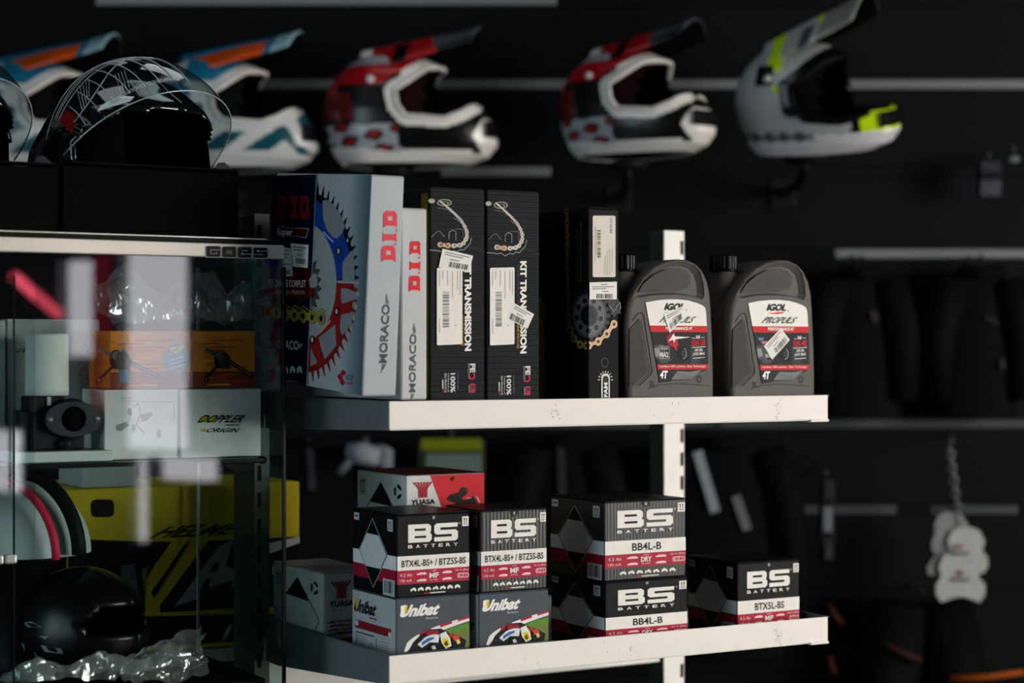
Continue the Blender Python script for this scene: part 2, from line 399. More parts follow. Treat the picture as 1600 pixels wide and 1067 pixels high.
def post(s0, t0, wd, dp, ztop, zbot, slot_side, label):
    postm = mat('#fbf8f2', .4, 0, .02, 30) if slot_side > 0 else mat('#646c68', .4, 0, .02, 30)  # left post is coloured grey to paint in its shade
    t = thing('slotted_post', label, 'post', S(s0+wd/2, t0+dp/2, zbot), math.atan2(U.y, U.x))
    q = MB(); q.box(S(s0, t0+.003, zbot), U*wd, V*(dp-.003), Z*(ztop-zbot), postd, .001); q.build('side_channel', t)
    # front face: strips with open slots between them
    sw = .007; so = .004; pitch_ = .0405; sh = .0235
    a, b = (so, so+sw) if slot_side < 0 else (wd-so-sw+.003, wd-so+.003)
    q = MB()
    q.box(S(s0, t0, zbot), U*a, V*.003, Z*(ztop-zbot), postm); q.box(S(s0+b, t0, zbot), U*(wd-b), V*.003, Z*(ztop-zbot), postm)
    z = ztop; first = True
    while z > zbot:
        q.box(S(s0+a, t0, max(zbot, z-(pitch_-sh))), U*(b-a), V*.003, Z*min(pitch_-sh, z-zbot), postm); z -= pitch_
    q.build('slotted_front', t)
    q = MB(); q.box(S(s0+a, t0+.0024, zbot), U*(b-a), V*.001, Z*(ztop-zbot-.002), slotm); q.build('slot_back', t)
    return t
ZT = CZ+.2085
sp = sfor(1038, SD+.004); sp2 = sfor(1069, SD+.004)
post(sp, SD+.004, sp2-sp, .045, ZT, .02, 1, 'white slotted upright post behind the right end of the shelves')
s1 = sfor(398, SD+.004); s2 = sfor(421, SD+.004)
post(s1, SD+.004, s2-s1, .085, ZT+.001, .02, -1, 'grey slotted upright post at the left, seen through the display case')
q = MB(); q.box(S(s2+.001, SD+.012, CZ-.532), U*(sp-s2-.002), V*.03, Z*.085, postm, .002)
tag(q.build('cross_rail'), 'white horizontal cross rail between the two slotted posts, under the lower shelf', 'rail')

# ================================================================ DISPLAY CASE
def Cc(s, t, z): return C0+U*s+V*t+Z*z
CW, CD = 1.02, .335; ZC1 = CZ+.148; ZC0 = CZ+.129
alu = mat('#d9d2c8', .38, .25, .03, 12); pane = glassmat('pane_glass', '#f3f8f7', .055, .015)
edgem = mat('#0a0f10', .3)
case = thing('display_case', 'glass display case with a pale metal top rail, left of the shelves', 'display case', Cc(-CW/2, CD/2, .02), math.atan2(U.y, U.x))
q = MB(); q.box(Cc(-CW, -.004, ZC0), U*(CW-.004), V*.02, Z*(ZC1-ZC0), alu, .0015); q.build('top_rail', case)
q = MB(); q.box(Cc(-CW, -.002, ZC1+.0005), U*(CW-.01), V*(CD), Z*.006, mat('#090b0d', .4), .001); q.build('top_panel', case)
q = MB(); q.box(Cc(-CW, -.0045, ZC1+.0065), U*(CW-.03), V*.003, Z*.0016, mat('#c8ccca', .3, .5)); q.build('trim_strip', case)
q = MB(); q.box(Cc(-CW, 0, .02), U*CW, V*CD, Z*.5, mat('#1a1d20', .5), .004); q.build('plinth', case)
q = MB(); q.box(Cc(-CW, CD-.008, .53), U*(CW*.42), V*.006, Z*(ZC0-.53), mat('#3c4346', .6)); q.build('back_panel', case)
# front panes: two sliding doors and the side pane
s24 = solve(C0, U, 24); s298 = solve(C0+V*.012, U, 298)
q = MB(); q.box(Cc(s24, .004, .53), U*(-s24-.003), V*.004, Z*(ZC0-.53), pane); q.build('glass_door', case)
q = MB(); q.box(Cc(-CW, .014, .53), U*(CW+s24+.03), V*.004, Z*(ZC0-.53), pane); q.build('glass_door', case)
q = MB(); q.box(Cc(s24-.001, .003, .53), U*.0014, V*.006, Z*(ZC0-.53-.03), edgem); q.build('door_edge', case)
q = MB(); q.box(Cc(-.004, .006, .53), U*.004, V*(CD-.006), Z*(ZC0-.53), glassmat('side_glass', '#e6efec', .01, .015, .10)); q.build('side_pane', case)
q = MB(); q.box(Cc(-.0045, .0, .53), U*.0048, V*.005, Z*(ZC1-.53-.03), edgem, .0008); q.build('glass_edge', case)
q = MB(); q.box(Cc(-.004, CD-.002, .53), U*.004, V*.003, Z*(ZC0-.53), mat('#aeb8b4', .3, .2)); q.build('rear_edge', case)
# lock on the sliding door
zk = zat(873, 2.43); sk = solve(C0, U, 2)
q = MB(); q.box(Cc(sk-.02, -.004, zk-.006), U*.022, V*.008, Z*.012, mat('#c9cbca', .25, .8), .002)
q.box(Cc(sk+.004, -.005, zk-.006), U*.015, V*.010, Z*.012, mat('#c9cbca', .25, .8), .002); q.build('door_lock', case)
# inner shelves
ZG = CZ-.1475
sg = solve(C0+V*.03, U, 411)
gsh = MB(); gsh.box(Cc(-CW+.005, .03, ZG-.006), U*(CW+sg-.005), V*(CD-.05), Z*.006, glassmat('shelf_glass', '#cfe0dc', .04)); gs = gsh.build('glass_shelf', case)
q = MB(); q.box(Cc(-CW+.005, .027, ZG-.0062), U*(CW+sg-.005), V*.0026, Z*.0064, mat('#0e1516', .3), .0008)
q.tube([Cc(sg-.001, .027, ZG-.003), Cc(sg+.001, .05, ZG-.003)], .0055, edgem, 10); q.build('shelf_edge', gs)
q = MB(); q.prism([Cc(sg-.05, .05, ZG-.007), Cc(sg-.004, .05, ZG-.007), Cc(sg-.006, .05, ZG-.018), Cc(sg-.03, .05, ZG-.02), Cc(sg-.045, .05, ZG-.014)], V*.05, mat('#0b0e0f', .5)); q.build('shelf_bracket', gs)
ZG2 = zat(1057, 2.64)
q = MB(); q.box(Cc(-CW+.005, .02, ZG2-.007), U*(CW+sg-.005), V*(CD-.04), Z*.007, mat('#0c1011', .3), .002); q.build('lower_shelf', case)
# raised lettering on the rail
fc = Face(Cc(-CW, -.004, ZC0), U*CW, Z*(ZC1-ZC0), -V); p = Print(fc, fc.px, 2, .25)
for i, ch in enumerate('GOES'):
    x0 = 322+i*24.4; x1 = x0+22; y0, y1 = 384.6+i*.75, 401.4+i*.55
    p.rrect(x0-1.2, y0-1, x1+1.2, y1+1, 3, '#c9cccc', 0)
    p.rrect(x0, y0, x1, y1, 2.6, '#070809', 3)
    g = '#9a9c9b'
    if ch == 'G': p.rect(x0+6, y0+5.2, x1-1, y0+6.6, g, 4); p.rect(x0+6, y0+5.2, x0+7.3, y1-4.6, g, 4); p.rect(x0+6, y1-5.6, x1-5, y1-4.4, g, 4); p.rect(x1-6.2, y1-8.5, x1-5, y1-4.4, g, 4)
    if ch == 'O': p.rect(x0+6.4, y0+5.6, x1-6.4, y1-5, '#6a6d6d', 4)
    if ch == 'E': p.rect(x0+6, y0+4.8, x1-6, y0+6.4, g, 4); p.rect(x0+6, y1-6, x1, y1-4.6, g, 4); p.ell(x0+7, y1-6, 1, 1.1, '#e8e8e8', 5)
    if ch == 'S': p.rect(x0+6, y0+4.8, x1, y0+6.2, g, 4); p.rect(x0, y1-6.2, x1-6, y1-5, g, 4); p.ell(x0+7, y0+5, 1.2, 1.2, '#e8e8e8', 5)
p.build('raised_lettering', case)

# ================================================================ BATTERY CARTONS (lower shelf)
SURF_L = ZL-DROP; SURF_U = ZU-DROP
WHT, BLK, GRY = '#ece7e1', '#0b0c0e', '#d8dcdc'
def flaps(par, b, m, col='#050506'):
    """closed top flaps with the seam across"""
    u = b.up; q = MB(); top = b.c+u*(b.h+.0003)
    for t0, t1 in ((.0, .497), (.503, 1.)):
        q2 = MB(); q2.box(top+b.e1*.001+b.e2*b.d*t0, b.e1*(b.w-.002), b.e2*b.d*(t1-t0), u*.0012, m, .0005); q2.build('top_flap', par)
def arrows_label(p, x0, y0, x1, y1, bg, fg, l=2):
    p.rect(x0, y0, x1, y1, bg, l); w, h = x1-x0, y1-y0
    for cx_ in (.33, .67):
        c = x0+w*cx_; p.rect(c-w*.045, y0+h*.25, c+w*.045, y0+h*.72, fg, l+1); p.poly([(c, y0+h*.12), (c+w*.14, y0+h*.32), (c-w*.14, y0+h*.32)], fg, l+1)
    p.rect(x0+w*.15, y0+h*.78, x1-w*.15, y0+h*.84, fg, l+1)
def bs_logo(p, x0, y0, x1, y1, c, bg, l=3):
    w = (x1-x0); h = y1-y0; bw = w*.47; t = h*.235
    p.poly([(x0, y0), (x0+bw*.86, y0), (x0+bw*.97, y0+h*.12), (x0+bw*.97, y0+h*.40), (x0+bw*.92, y0+h*.5), (x0+bw, y0+h*.6), (x0+bw, y0+h*.88), (x0+bw*.9, y1), (x0, y1)], c, l)
    p.rrect(x0+bw*.27, y0+t, x0+bw*.74, y0+t+h*.13, w*.012, bg, l+1, h*.03); p.rrect(x0+bw*.27, y0+h-t-h*.13, x0+bw*.76, y0+h-t, w*.012, bg, l+1, h*.03)
    sx = x0+w*.52; sw = w*.48
    p.poly([(sx+sw*.1, y0), (x1, y0), (x1-sw*.02, y0+t), (sx+sw*.28, y0+t), (sx+sw*.24, y0+h*.31), (sx+sw*.27, y0+h*.38), (x1-sw*.1, y0+h*.38), (x1, y0+h*.5), (x1, y0+h*.88), (x1-sw*.1, y1), (sx, y1), (sx, y1-t), (sx+sw*.72, y1-t), (sx+sw*.75, y1-h*.31), (sx+sw*.72, y1-h*.38), (sx+sw*.1, y1-h*.38), (sx, y1-h*.5), (sx, y0+h*.12)], c, l)
def icons(p, x0, x1, y, h, c, l=3, n=7, seed=3):
    rnd = random.Random(seed); w = (x1-x0)/n
    for i in range(n):
        cx_ = x0+w*(i+.5); r = h*.30; k = .32
        for dx in (-.27, .27): p.ell(cx_+w*dx, y+h*.28, w*.13, r, c, l, 8)
        p.poly([(cx_-w*.4, y-h*.05), (cx_-w*.1, y-h*(.15+.3*rnd.random())), (cx_+w*.12, y-h*(.3+.2*rnd.random())), (cx_+w*.38, y+h*.05), (cx_+w*.1, y+h*.3), (cx_-w*.3, y+h*.25)], c, l)
def bs_box(b, model, mid, label, top_m=None, notch=True, gloss=.32, wav=False, icons_on=True):
    t = b.root('battery_box', label, 'battery box', 'black and white battery cartons')
    bm_ = mat(BLK, .5, 0, .1, 40, .35, 120) if not wav else mat('#101113', .42, 0, .1, 40, 0, 300, .35, .0, ('X', 55., .3))
    b.body(t, bm_); flaps(t, b, mat('#0a0a0b', .4, 0, .1, 40, .4, 100))
    f = b.face('front'); p = Print(f, None, 0, .42, .04)
    red = '#a8203a'; y1, y2, y3 = .495, .668, .838
    p.rect(.004, y1, .996, y2, WHT, 1); p.rect(.004, y2, .996, y3, red, 1)
    bs_logo(p, .15, .115, .835, .335, WHT, BLK, 3)
    p.ring(.862, .125, .009, .012, .006, .008, WHT, 3, 12)
    for i, ch in enumerate('BATTERY'):
        x = .15+i*.104; p.text(ch, (x, .362), (x, .402), (x+.06, .402), WHT, 3, .02)
    x_a = .33 if len(model) < 7 else .275
    p.text(model, ((x_a, .535) if len(model) < 9 else (.06, .545)), ((x_a, .632) if len(model) < 9 else (.06, .628)), ((1.02-x_a, .632) if len(model) < 9 else (.945, .628)), '#232427', 3, .02)
    lt = '#f0c8cc'
    p.text(mid, (.44, .715), (.44, .78), (.57, .78), WHT, 3, .03); p.text('12V', (.475, .682), (.475, .703), (.54, .703), lt, 3); p.text('BATTERY', (.45, .795), (.45, .81), (.56, .81), lt, 3)
    for xa, xb in ((.27, .40), (.62, .75)):
        for yy in (.715, .795): p.rect(xa, yy, xb, yy+.017, lt, 3); p.poly([(xa+.01, yy), (xa+.04, yy-.012), (xb-.02, yy-.012), (xb, yy)], lt, 3)
    p.text('4.2 Ah', (.04, .705), (.04, .745), (.2, .745), lt, 3); p.text('150 mA', (.04, .775), (.04, .81), (.2, .81), lt, 3)
    p.text('50 A (EN)', (.80, .69), (.80, .72), (.985, .72), lt, 3); p.rrect(.83, .74, .985, .80, .02, lt, 3); p.rrect(.84, .748, .975, .792, .015, red, 4); p.text('EZ1', (.85, .75), (.85, .788), (.95, .788), lt, 5)
    if icons_on: icons(p, .17, .88, .90, .05, WHT); p.rect(.36, .955, .45, .965, '#b03040', 3); p.rect(.45, .953, .66, .966, '#d8d8d8', 3)
    arrows_label(p, .895, .045, .985, .165, WHT, '#141414')
    if notch:
        p.ell(.5, .006, .055, .075, '#030303', 2, 16, 0, 180); p.ell(.5, .04, .018, .022, '#9a9a98', 3, 10)
    p.build('printed_front', t)
    f = b.face('left'); p = Print(f, None, 0, .5, .04)
    p.rect(.004, y1-.0, .996, y2, GRY, 1); p.rect(.004, y2, .996, y3, '#8e1c30', 1)
    dm = lambda q: [((x-.48)*q+.48, (y-.51)*q+.51) for x, y in ((.46, .075), (.81, .50), (.48, .94), (.145, .50))]
    o = dm(1.0); p.poly(o, '#c0c4c4', 2); p.poly(dm(.972), BLK, 3)
    L_, T_, R_, B_ = dm(.93)[3], dm(.93)[0], dm(.93)[1], dm(.93)[2]
    def lerp(a, b2, k): return (a[0]+(b2[0]-a[0])*k, a[1]+(b2[1]-a[1])*k)
    p.poly([lerp(L_, T_, .58), lerp(R_, T_, .56), R_, lerp(R_, B_, .45), lerp(L_, B_, .45), L_], '#c6cbcc', 4)
    arrows_label(p, .80, .055, .92, .20, '#b4b9ba', '#101010'); p.rect(.03, .04, .15, .13, '#b4b9ba', 2); p.rect(.05, .07, .13, .09, '#1a1a1a', 3)
    p.rect(.70, .79, .96, .99, '#b4b9ba', 2); p.bars((.73, .81), (.73, .96), (.93, .96), '#17191c', 3, 16, 5)
    p.build('printed_side', t); return t
def yuasa_box(b, label, rider=True):
    t = b.root('battery_box', label, 'battery box', 'white and red battery cartons')
    b.body(t, mat('#c9cccb', .5, 0, .04, 40)); flaps(t, b, mat('#5a2326' if rider else '#b9b2ad', .5, 0, .3, 12))
    f = b.face('front'); p = Print(f, None, 0, .5, .04)
    kk = 1. if not rider else 1.55           # upright scale of the logo block
    x0, xa = (.075, .34) if rider else (.12, .52)
    fw = xa-x0; n = 6
    y0, ym, y1 = (.10, .19, .32) if not rider else (.10, .20, .33)
    for i in range(n):
        xt0 = x0+fw*i/n+fw*.012; xt1 = x0+fw*(i+1)/n-fw*.045; c = x0+fw/2
        q0 = c+(xt0-c)*.45; q1 = c+(xt1-c)*.45
        p.poly([(xt0, y0), (xt1, y0), (q1, ym), (q1, y1), (q0, y1), (q0, ym)], '#b0202c', 2)
    p.text('YUASA', (x0-.02, y1+.025), (x0-.02, y1+.10), (xa+.02, y1+.10), '#141414', 2, .03)
    if rider:
        p.poly([(.30, .006), (.996, .006), (.996, .994), (.60, .994)], '#c3222c', 1)
        k = '#17090c'; p.map = lambda x, y: (x*f.w, (1-(y*.72 if y < .9 else y))*f.h)
        p.poly([(.50, .50), (.54, .43), (.60, .40), (.66, .38), (.68, .30), (.72, .27), (.77, .30), (.78, .38), (.76, .44), (.72, .47), (.70, .52), (.74, .54), (.80, .50), (.84, .46), (.87, .52), (.90, .60), (.93, .70), (.86, .66), (.80, .70), (.74, .66), (.66, .68), (.60, .66), (.62, .60), (.55, .56)], k, 3)
        p.poly([(.55, .07), (.62, .05), (.585, .14), (.55, .12)], k, 3); p.poly([(.745, .31), (.765, .33), (.765, .38), (.745, .36)], '#6a3038', 4)
        p.poly([(.88, .47), (.905, .48), (.94, .60), (.925, .61)], '#d9a0a0', 4); p.poly([(.76, .50), (.83, .49), (.83, .51), (.77, .53)], '#c98080', 4)
    else:
        for i, (tx, c) in enumerate((('MOTORCYCLE', '#8e1c26'), ('POWERSPORTS', '#8e1c26'), ('BATTERY', '#8e1c26'), ('COMBIPACK', '#241416'))):
            y = .59+i*.05; p.text(tx, (.11, y), (.11, y+.038), (.11+.072*len(tx), y+.038), c, 2, .03, .25)
        p.rect(.11, .82, .9, .88, '#8e1c26', 2)
    p.build('printed_front', t)
    f = b.face('left'); p = Print(f, None, 0, .5, .04)
    kd = 1 if not rider else 1.25; T = (.50, .10*kd+.02)
    bl, br_ = (.05, .66*kd), (.95, .66*kd)
    p.line([(T[0], T[1]), (.06, .60*kd)], .0011, BLK, 2); p.line([(T[0], T[1]), (.93, .60*kd)], .0011, BLK, 2)
    if not rider: p.line([(.06, .60), (.30, .99)], .0011, BLK, 2); p.line([(.93, .60), (.70, .99)], .0011, BLK, 2)
    p.poly([T, (.72, T[1]+.27*kd), (.27, T[1]+.25*kd)], '#050506', 3)
    arrows_label(p, .05, .07*kd, .20, .30*kd, '#b9bdbd', '#101010')
    for a in (20, 140, 260): p.ring(.84, .20*kd, .075, .085*kd, .04, .045*kd, '#15181a', 2, 6, a, a+80)
    p.build('printed_side', t); return t
def uni_box(b, label):
    t = b.root('battery_box', label, 'battery box', 'grey battery cartons')
    b.body(t, mat('#4a525b', .5, 0, .05, 40)); flaps(t, b, mat('#40474e', .5))
    f = b.face('front'); p = Print(f, None, 0, .45, .05); p.map = lambda x, y: (x*f.w, (1-.735*y)*f.h)
    p.text('Unibat', (.06, .11), (.06, .335), (.58, .335), '#f0efec', 3, .045, .15)
    p.rrect(.055, .115, .125, .30, .02, '#f0efec', 4); p.poly([(.12, .12), (.15, .12), (.135, .2), (.15, .2), (.10, .31), (.115, .22), (.10, .22)], '#e8c020', 5)
    p.text('Batterie', (.40, .365), (.40, .405), (.56, .405), '#c8cbcc', 3)
    # race track: white kerb with red blocks, grass, motorcycle
    N = 22; arc = []; arc2 = []
    for i in range(N+1):
        a = i/N; x = .10+.895*a; y = .97-.56*a**.42; arc.append((x, y)); arc2.append((.13+.866*a, min(.99, y+.09+.05*(1-a))))
    for i in range(N): p.poly([arc[i], arc[i+1], arc2[i+1], arc2[i]], '#e6e4e2', 3)
    for a, b_ in ((5, 9), (12, 16), (18, 22)): p.poly([arc[a]]+[((arc[j][0]*.5+arc2[j][0]*.5), arc[j][1]*.6+arc2[j][1]*.4) for j in range(a, b_+1)]+arc[a+1:b_+1][::-1], '#b8222e', 4)
    p.poly([(.62, .68), (.75, .60), (.996, .535), (.996, .994), (.60, .994)], '#5c8a30', 2); p.poly([(.70, .74), (.9, .66), (.996, .66), (.996, .994), (.72, .994)], '#6c7a3c', 3)
    p.poly([(.13, .99), (.20, .80), (.42, .68), (.66, .62), (.72, .99)], '#3a4048', 2)
    p.poly([(.16,.99),(.22,.82),(.33,.68),(.46,.60),(.60,.60),(.72,.70),(.84,.76),(.95,.86),(.93,.99)], '#14161a', 4)
    mc = [('#5c2a30', [(.40,.64),(.47,.60),(.52,.66),(.44,.70)]), ('#8a9098', [(.24,.90),(.30,.84),(.34,.88),(.28,.96)]), ('#a83a28', [(.70,.72),(.76,.70),(.80,.78),(.73,.80)]), ('#16181c', [(.14,.99),(.22,.86),(.30,.82),(.36,.90),(.38,.99)]), ('#d8dde2', [(.28,.86),(.38,.74),(.50,.68),(.58,.72),(.56,.86),(.44,.84),(.34,.93)]),
          ('#3c62a8', [(.33,.83),(.42,.76),(.50,.74),(.50,.78),(.40,.84),(.34,.89)]), ('#8c2030', [(.38,.66),(.46,.62),(.55,.63),(.58,.70),(.48,.70),(.42,.72)]),
          ('#0e1013', [(.44,.90),(.52,.85),(.60,.88),(.62,.99),(.42,.99)]), ('#e4e4de', [(.58,.70),(.66,.66),(.72,.80),(.74,.94),(.66,.99),(.60,.86)]),
          ('#e0c820', [(.62,.80),(.68,.78),(.72,.90),(.68,.97),(.63,.92)]), ('#16181c', [(.74,.84),(.82,.80),(.90,.86),(.88,.97),(.76,.97)]),
          ('#c84828', [(.74,.76),(.82,.74),(.86,.82),(.78,.86)]), ('#e8d070', [(.80,.84),(.84,.83),(.86,.90),(.82,.92)]), ('#c8ccd0', [(.46,.92),(.50,.90),(.53,.97),(.48,.98)])]
    for i, (c, q) in enumerate(mc): p.poly(q, c, 5+i)
    p.text('6', (.645, .83), (.645, .93), (.69, .93), '#101010', 17, .03)
    p.build('printed_front', t)
    f = b.face('left'); p = Print(f, None, 0, .5, .04)
    p.rect(.005, .005, .995, .995, '#a8aeb0', 1)
    p.text('Unibat', (.06, .12), (.06, .31), (.56, .31), '#17191a', 2, .045, .15); p.poly([(.10,.10),(.15,.10),(.13,.2),(.16,.2),(.09,.31),(.105,.22),(.08,.22)], '#c8a818', 4)
    p.rect(.40, .335, .58, .355, '#8c3038', 2)
    p.rect(.07, .42, .90, .535, '#7a2028', 2); p.rect(.08, .43, .15, .50, '#c8c0c0', 3); p.rect(.84, .47, .90, .54, '#c8c0c0', 3)
    for a, b_, c, d in ((.10, .58, .52, .60), (.10, .58, .115, .98), (.56, .60, .575, .98)): p.rect(a, b_, c, d, '#3a4044', 2)
    for i in range(9): p.rect(.14, .63+i*.036, .34 if i % 3 else .30, .638+i*.036, '#585f62', 2); p.rect(.60, .63+i*.036, .82 if i % 2 else .88, .638+i*.036, '#6a7174', 2)
    p.poly([(.44,.68),(.51,.78),(.44,.88),(.37,.78)], '#3a4044', 2); p.poly([(.44,.70),(.495,.78),(.44,.86),(.385,.78)], '#a8aeb0', 3)
    p.build('printed_side', t); return t
def zof(py, px, t): q = S(sfor(px, t), t, 0); return zat(py, q.y)
hU = zof(937, 619, .035)
bU1 = fitbox(619, .035, 733.5, 551, hU, SURF_L); uni_box(bU1, 'grey battery carton with racing motorcycle print, under the left BTX4L carton')
bS1 = fitbox(620, .036, 732.5, 550, zof(806, 620, .036), hU+.0016, w=bU1.w-.001, d=bU1.d)
bs_box(bS1, 'BTX4L-BS+ / BTZ5S-BS', 'MF', 'black BTX4L-BS+ battery carton, the left one, stacked on a grey carton')
bU2 = fitbox(748, .032, 857, 735, zof(929, 748, .032), SURF_L, d=.105); uni_box(bU2, 'grey battery carton with racing motorcycle print, under the right BTX4L carton')
bS2 = fitbox(751, .034, 854, 735, zof(799, 751, .034), bU2.c.z+bU2.h+.0016, d=.105)
bs_box(bS2, 'BTX4L-BS+ / BTZ5S-BS', 'MF', 'black BTX4L-BS+ battery carton, the right one, beside the BB4L-B stack', wav=True)
bB2 = fitbox(945.5, .03, 1074, 861, zof(911, 945.5, .03), SURF_L); bs_box(bB2, 'BB4L-B', 'DRY', 'black BB4L-B battery carton standing on the shelf, lower of its pair')
bB1 = fitbox(944.5, .032, 1071.5, 860.6, zof(785, 944.5, .032), bB2.c.z+bB2.h+.0016, ang=.5); bs_box(bB1, 'BB4L-B', 'DRY', 'black BB4L-B battery carton on top of its pair, shiny wrinkled front', wav=True)
bT = fitbox(1152, .04, 1249, 1075, zof(881, 1152, .04), SURF_L); bs_box(bT, 'BTX5L-BS', 'MF', 'black BTX5L-BS battery carton alone at the right end of the lower shelf')
# white cartons
bY1 = fitbox(503.7, 0, 600, 427, zof(897.4, 503.7, .235), SURF_L, s=.012) if False else None
c = S(.012, .236, SURF_L); wY = .088
bY1 = Bx(c, wY, solve(c, V, 427), zat(897.4, c.y)-SURF_L); yuasa_box(bY1, 'white battery carton at the left rear of the lower shelf, beside the stacks', False)
tY = .185; zt = zof(743.5, 635, tY); zb = zt-.098
bY2 = fitbox(635, tY, 757, 558, zt, zb); 
bX = Bx(S(sfor(635, tY)+.002, tY+.002, SURF_L), bY2.w-.01, bY2.d-.01, zb-.0016-SURF_L); uni_box(bX, 'grey battery carton hidden behind the front stacks, under the white and red one')
yuasa_box(bY2, 'white and red battery carton with rider silhouette, on top behind the BTX4L cartons', True)

# ================================================================ CHAIN KIT CARTONS (upper shelf)
# silver kit with sprocket picture, pitched forward on the left rim
tA = .006; sA = sfor(565, tA); cA = S(sA, tA, 0); cA.z = zat(619.6, cA.y)
ef = 5.0
A_ = Bx(cA, .052, .31, .30, 0, ef)
A_.w = solve(cA, A_.e1, 619)
q_ = cA+A_.up; # height from the projected top corner
def hfit(b, py):  # height so that the top corner lands on the row py
    h = .3
    for _ in range(20):
        c_ = b.c+b.up*h; y = HY-(c_.z-CZ)/c_.y*F; h += (y-py)/F*c_.y
    return h
A_.h = hfit(A_, 272.5); A_.d = solve(cA, A_.e2, 421)
tA_ = A_.root('chain_kit_box', 'silver and navy chain kit carton with blue and red sprocket picture, leaning at the left', 'box')
A_.body(tA_, mat('#a3abb0', .5, .1, .04, 20, .15, 60), .003)
fL = A_.face('left'); k4 = cropmap(fL, 420, 270, 5.927); k5 = cropmap(fL, 420, 440, 5.615)
p = Print(fL, k4, 0, .45, .05)
def tocrop4(pts): return [((420+x/5.615-420)*5.927, (440+y/5.615-270)*5.927) for x, y in pts]
def c4(px, py): return ((px-420)*5.927, (py-270)*5.927)
hw = 0.0
# darkened ground and grey-blue bands: shading painted on towards the rounded fold
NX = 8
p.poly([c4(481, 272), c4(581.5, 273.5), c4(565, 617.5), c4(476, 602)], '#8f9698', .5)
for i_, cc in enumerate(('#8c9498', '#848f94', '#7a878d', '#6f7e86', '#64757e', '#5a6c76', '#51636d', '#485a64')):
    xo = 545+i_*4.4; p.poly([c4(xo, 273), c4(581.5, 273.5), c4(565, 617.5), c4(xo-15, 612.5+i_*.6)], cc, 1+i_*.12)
# sprocket
def ell_px(cx_, cy_, rx, ry, a): return c4(cx_+rx*math.cos(math.radians(a)), cy_+ry*math.sin(math.radians(a)))
scx, scy = 478, 440
def gear(rx, ry, tx, ty, a0, a1, n, c, l):
    pts = [c4(scx, scy)]
    for i in range(n):
        a = a0+(a1-a0)*i/n; d = (a1-a0)/n
        pts += [ell_px(scx, scy, rx, ry, a), ell_px(scx, scy, rx, ry, a+d*.35), ell_px(scx, scy, tx, ty, a+d*.55), ell_px(scx, scy, tx, ty, a+d*.65), ell_px(scx, scy, rx, ry, a+d*.85)]
    p.poly(pts, c, l)
gear(78, 142, 84, 158, -92, 0, 15, '#0b0d12', 3); gear(76, 142, 83, 158, 1, 97, 15, '#6a1416', 3)
p.poly([c4(scx, scy)]+[ell_px(scx, scy, 73, 130, a) for a in range(-92, 3, 6)], '#123280', 4)
p.poly([c4(scx, scy)]+[ell_px(scx, scy, 72, 134, a) for a in range(2, 100, 6)], '#781618', 4)
lg = '#8b9294'
# openings between the spokes
for q in ([(505,260),(545,250),(610,300),(680,400),(712,490),(690,560),(635,610),(590,590),(540,520),(510,420)], [(690,830),(775,715),(795,780),(805,1020),(690,1020)]): p.poly(q, '#70767a', 5)
for q in ([(640,60),(700,60),(790,110),(780,150),(650,195),(640,140)], [(640,290),(740,270),(735,360),(690,430),(650,470),(632,420)], [(445,490),(590,375),(598,560),(500,685),(470,600)], [(375,580),(400,640),(430,700),(420,720),(372,740)]): p.poly(tocrop4(q), '#70767a', 5)
# hub space and small front sprocket
p.poly([c4(scx, scy)]+[ell_px(scx, scy, 49, 92, a) for a in range(-94, 100, 6)], '#858b8c', 6)
p.poly([c4(scx-4, 438+(0))]+[c4(scx-6+(r*math.cos(math.radians(a))), 444+(r*1.75*math.sin(math.radians(a)))) for a, r in [(aa, 33 if (aa//8) % 2 else 26) for aa in range(-96, 100, 8)]], '#34403a', 7)
p.poly([(385,990),(430,930),(462,940),(465,1040),(440,1066),(395,1060)], '#7d8484', 12)
for cx_, cy_, r in ((655, 725, 16), (740, 625, 12)): p.ell(cx_, cy_, r*1.6, r*2.4, '#060b1c', 7); p.ell(cx_, cy_, r*.7, r*1.5, '#a9a58a', 8)
for cx_, cy_ in ((605, 262), (390, 510)): 
    (a, b_), = tocrop4([(cx_, cy_)]); p.ell(a, b_, 24, 42, '#1a0808', 7); p.ell(a, b_, 11, 25, '#b0aa90', 8)
for cx_, cy_ in ((790, 110), (775, 220), (755, 320), (735, 415)):
    (a, b_), = tocrop4([(cx_, cy_)]); p.ell(a, b_, 9, 22, '#a99a6a', 7)
p.line([(515, 550), (605, 640)], .0028, '#7f93c8', 7); p.line(tocrop4([(465, 440), (548, 345)]), .003, '#b08c6c', 7)
p.line([c4(531, 441), c4(563, 442)], .002, '#8b9294', 8)
# navy panel
p.poly([c4(426.5, 274.5), c4(496.5, 272.6), c4(481, 603), c4(421.5, 587)], '#050a1c', 9)
p.poly([c4(496.2, 272.6), c4(497, 272.6), c4(481.8, 603), c4(480.8, 603)], '#8c9499', 10)
p.poly([(0, 870), (385, 870), (372, 1130), (355, 1175), (-5, 1150)], '#4a0a0e', 10)
p.poly([(200, 880), (385, 880), (430, 1040), (440, 1150), (380, 1170)], '#4a0a0e', 10)
for i, ch in enumerate('DID'):
    x0, x1 = ((90, 170), (222, 270), (322, 385))[i]; x0, x1 = ((90, 178), (208, 288), (300, 385))[i]; y0, y1 = 212, 425
    if ch == 'D': p.poly([(x0,y0),(x1-18,y0),(x1,y0+30),(x1,y1-30),(x1-18,y1),(x0,y1)], '#5c0a0e', 11); p.rrect(x0+32, y0+60, x1-26, y1-60, 6, '#050a1c', 12, 12)
    else: p.poly([(x0,y0),(x1,y0),(x1,y0+45),(x1-22,y0+60),(x1-22,y1-60),(x1,y1-45),(x1,y1),(x0,y1),(x0,y1-45),(x0+22,y1-60),(x0+22,y0+60),(x0,y0+45)], '#5c0a0e', 11)
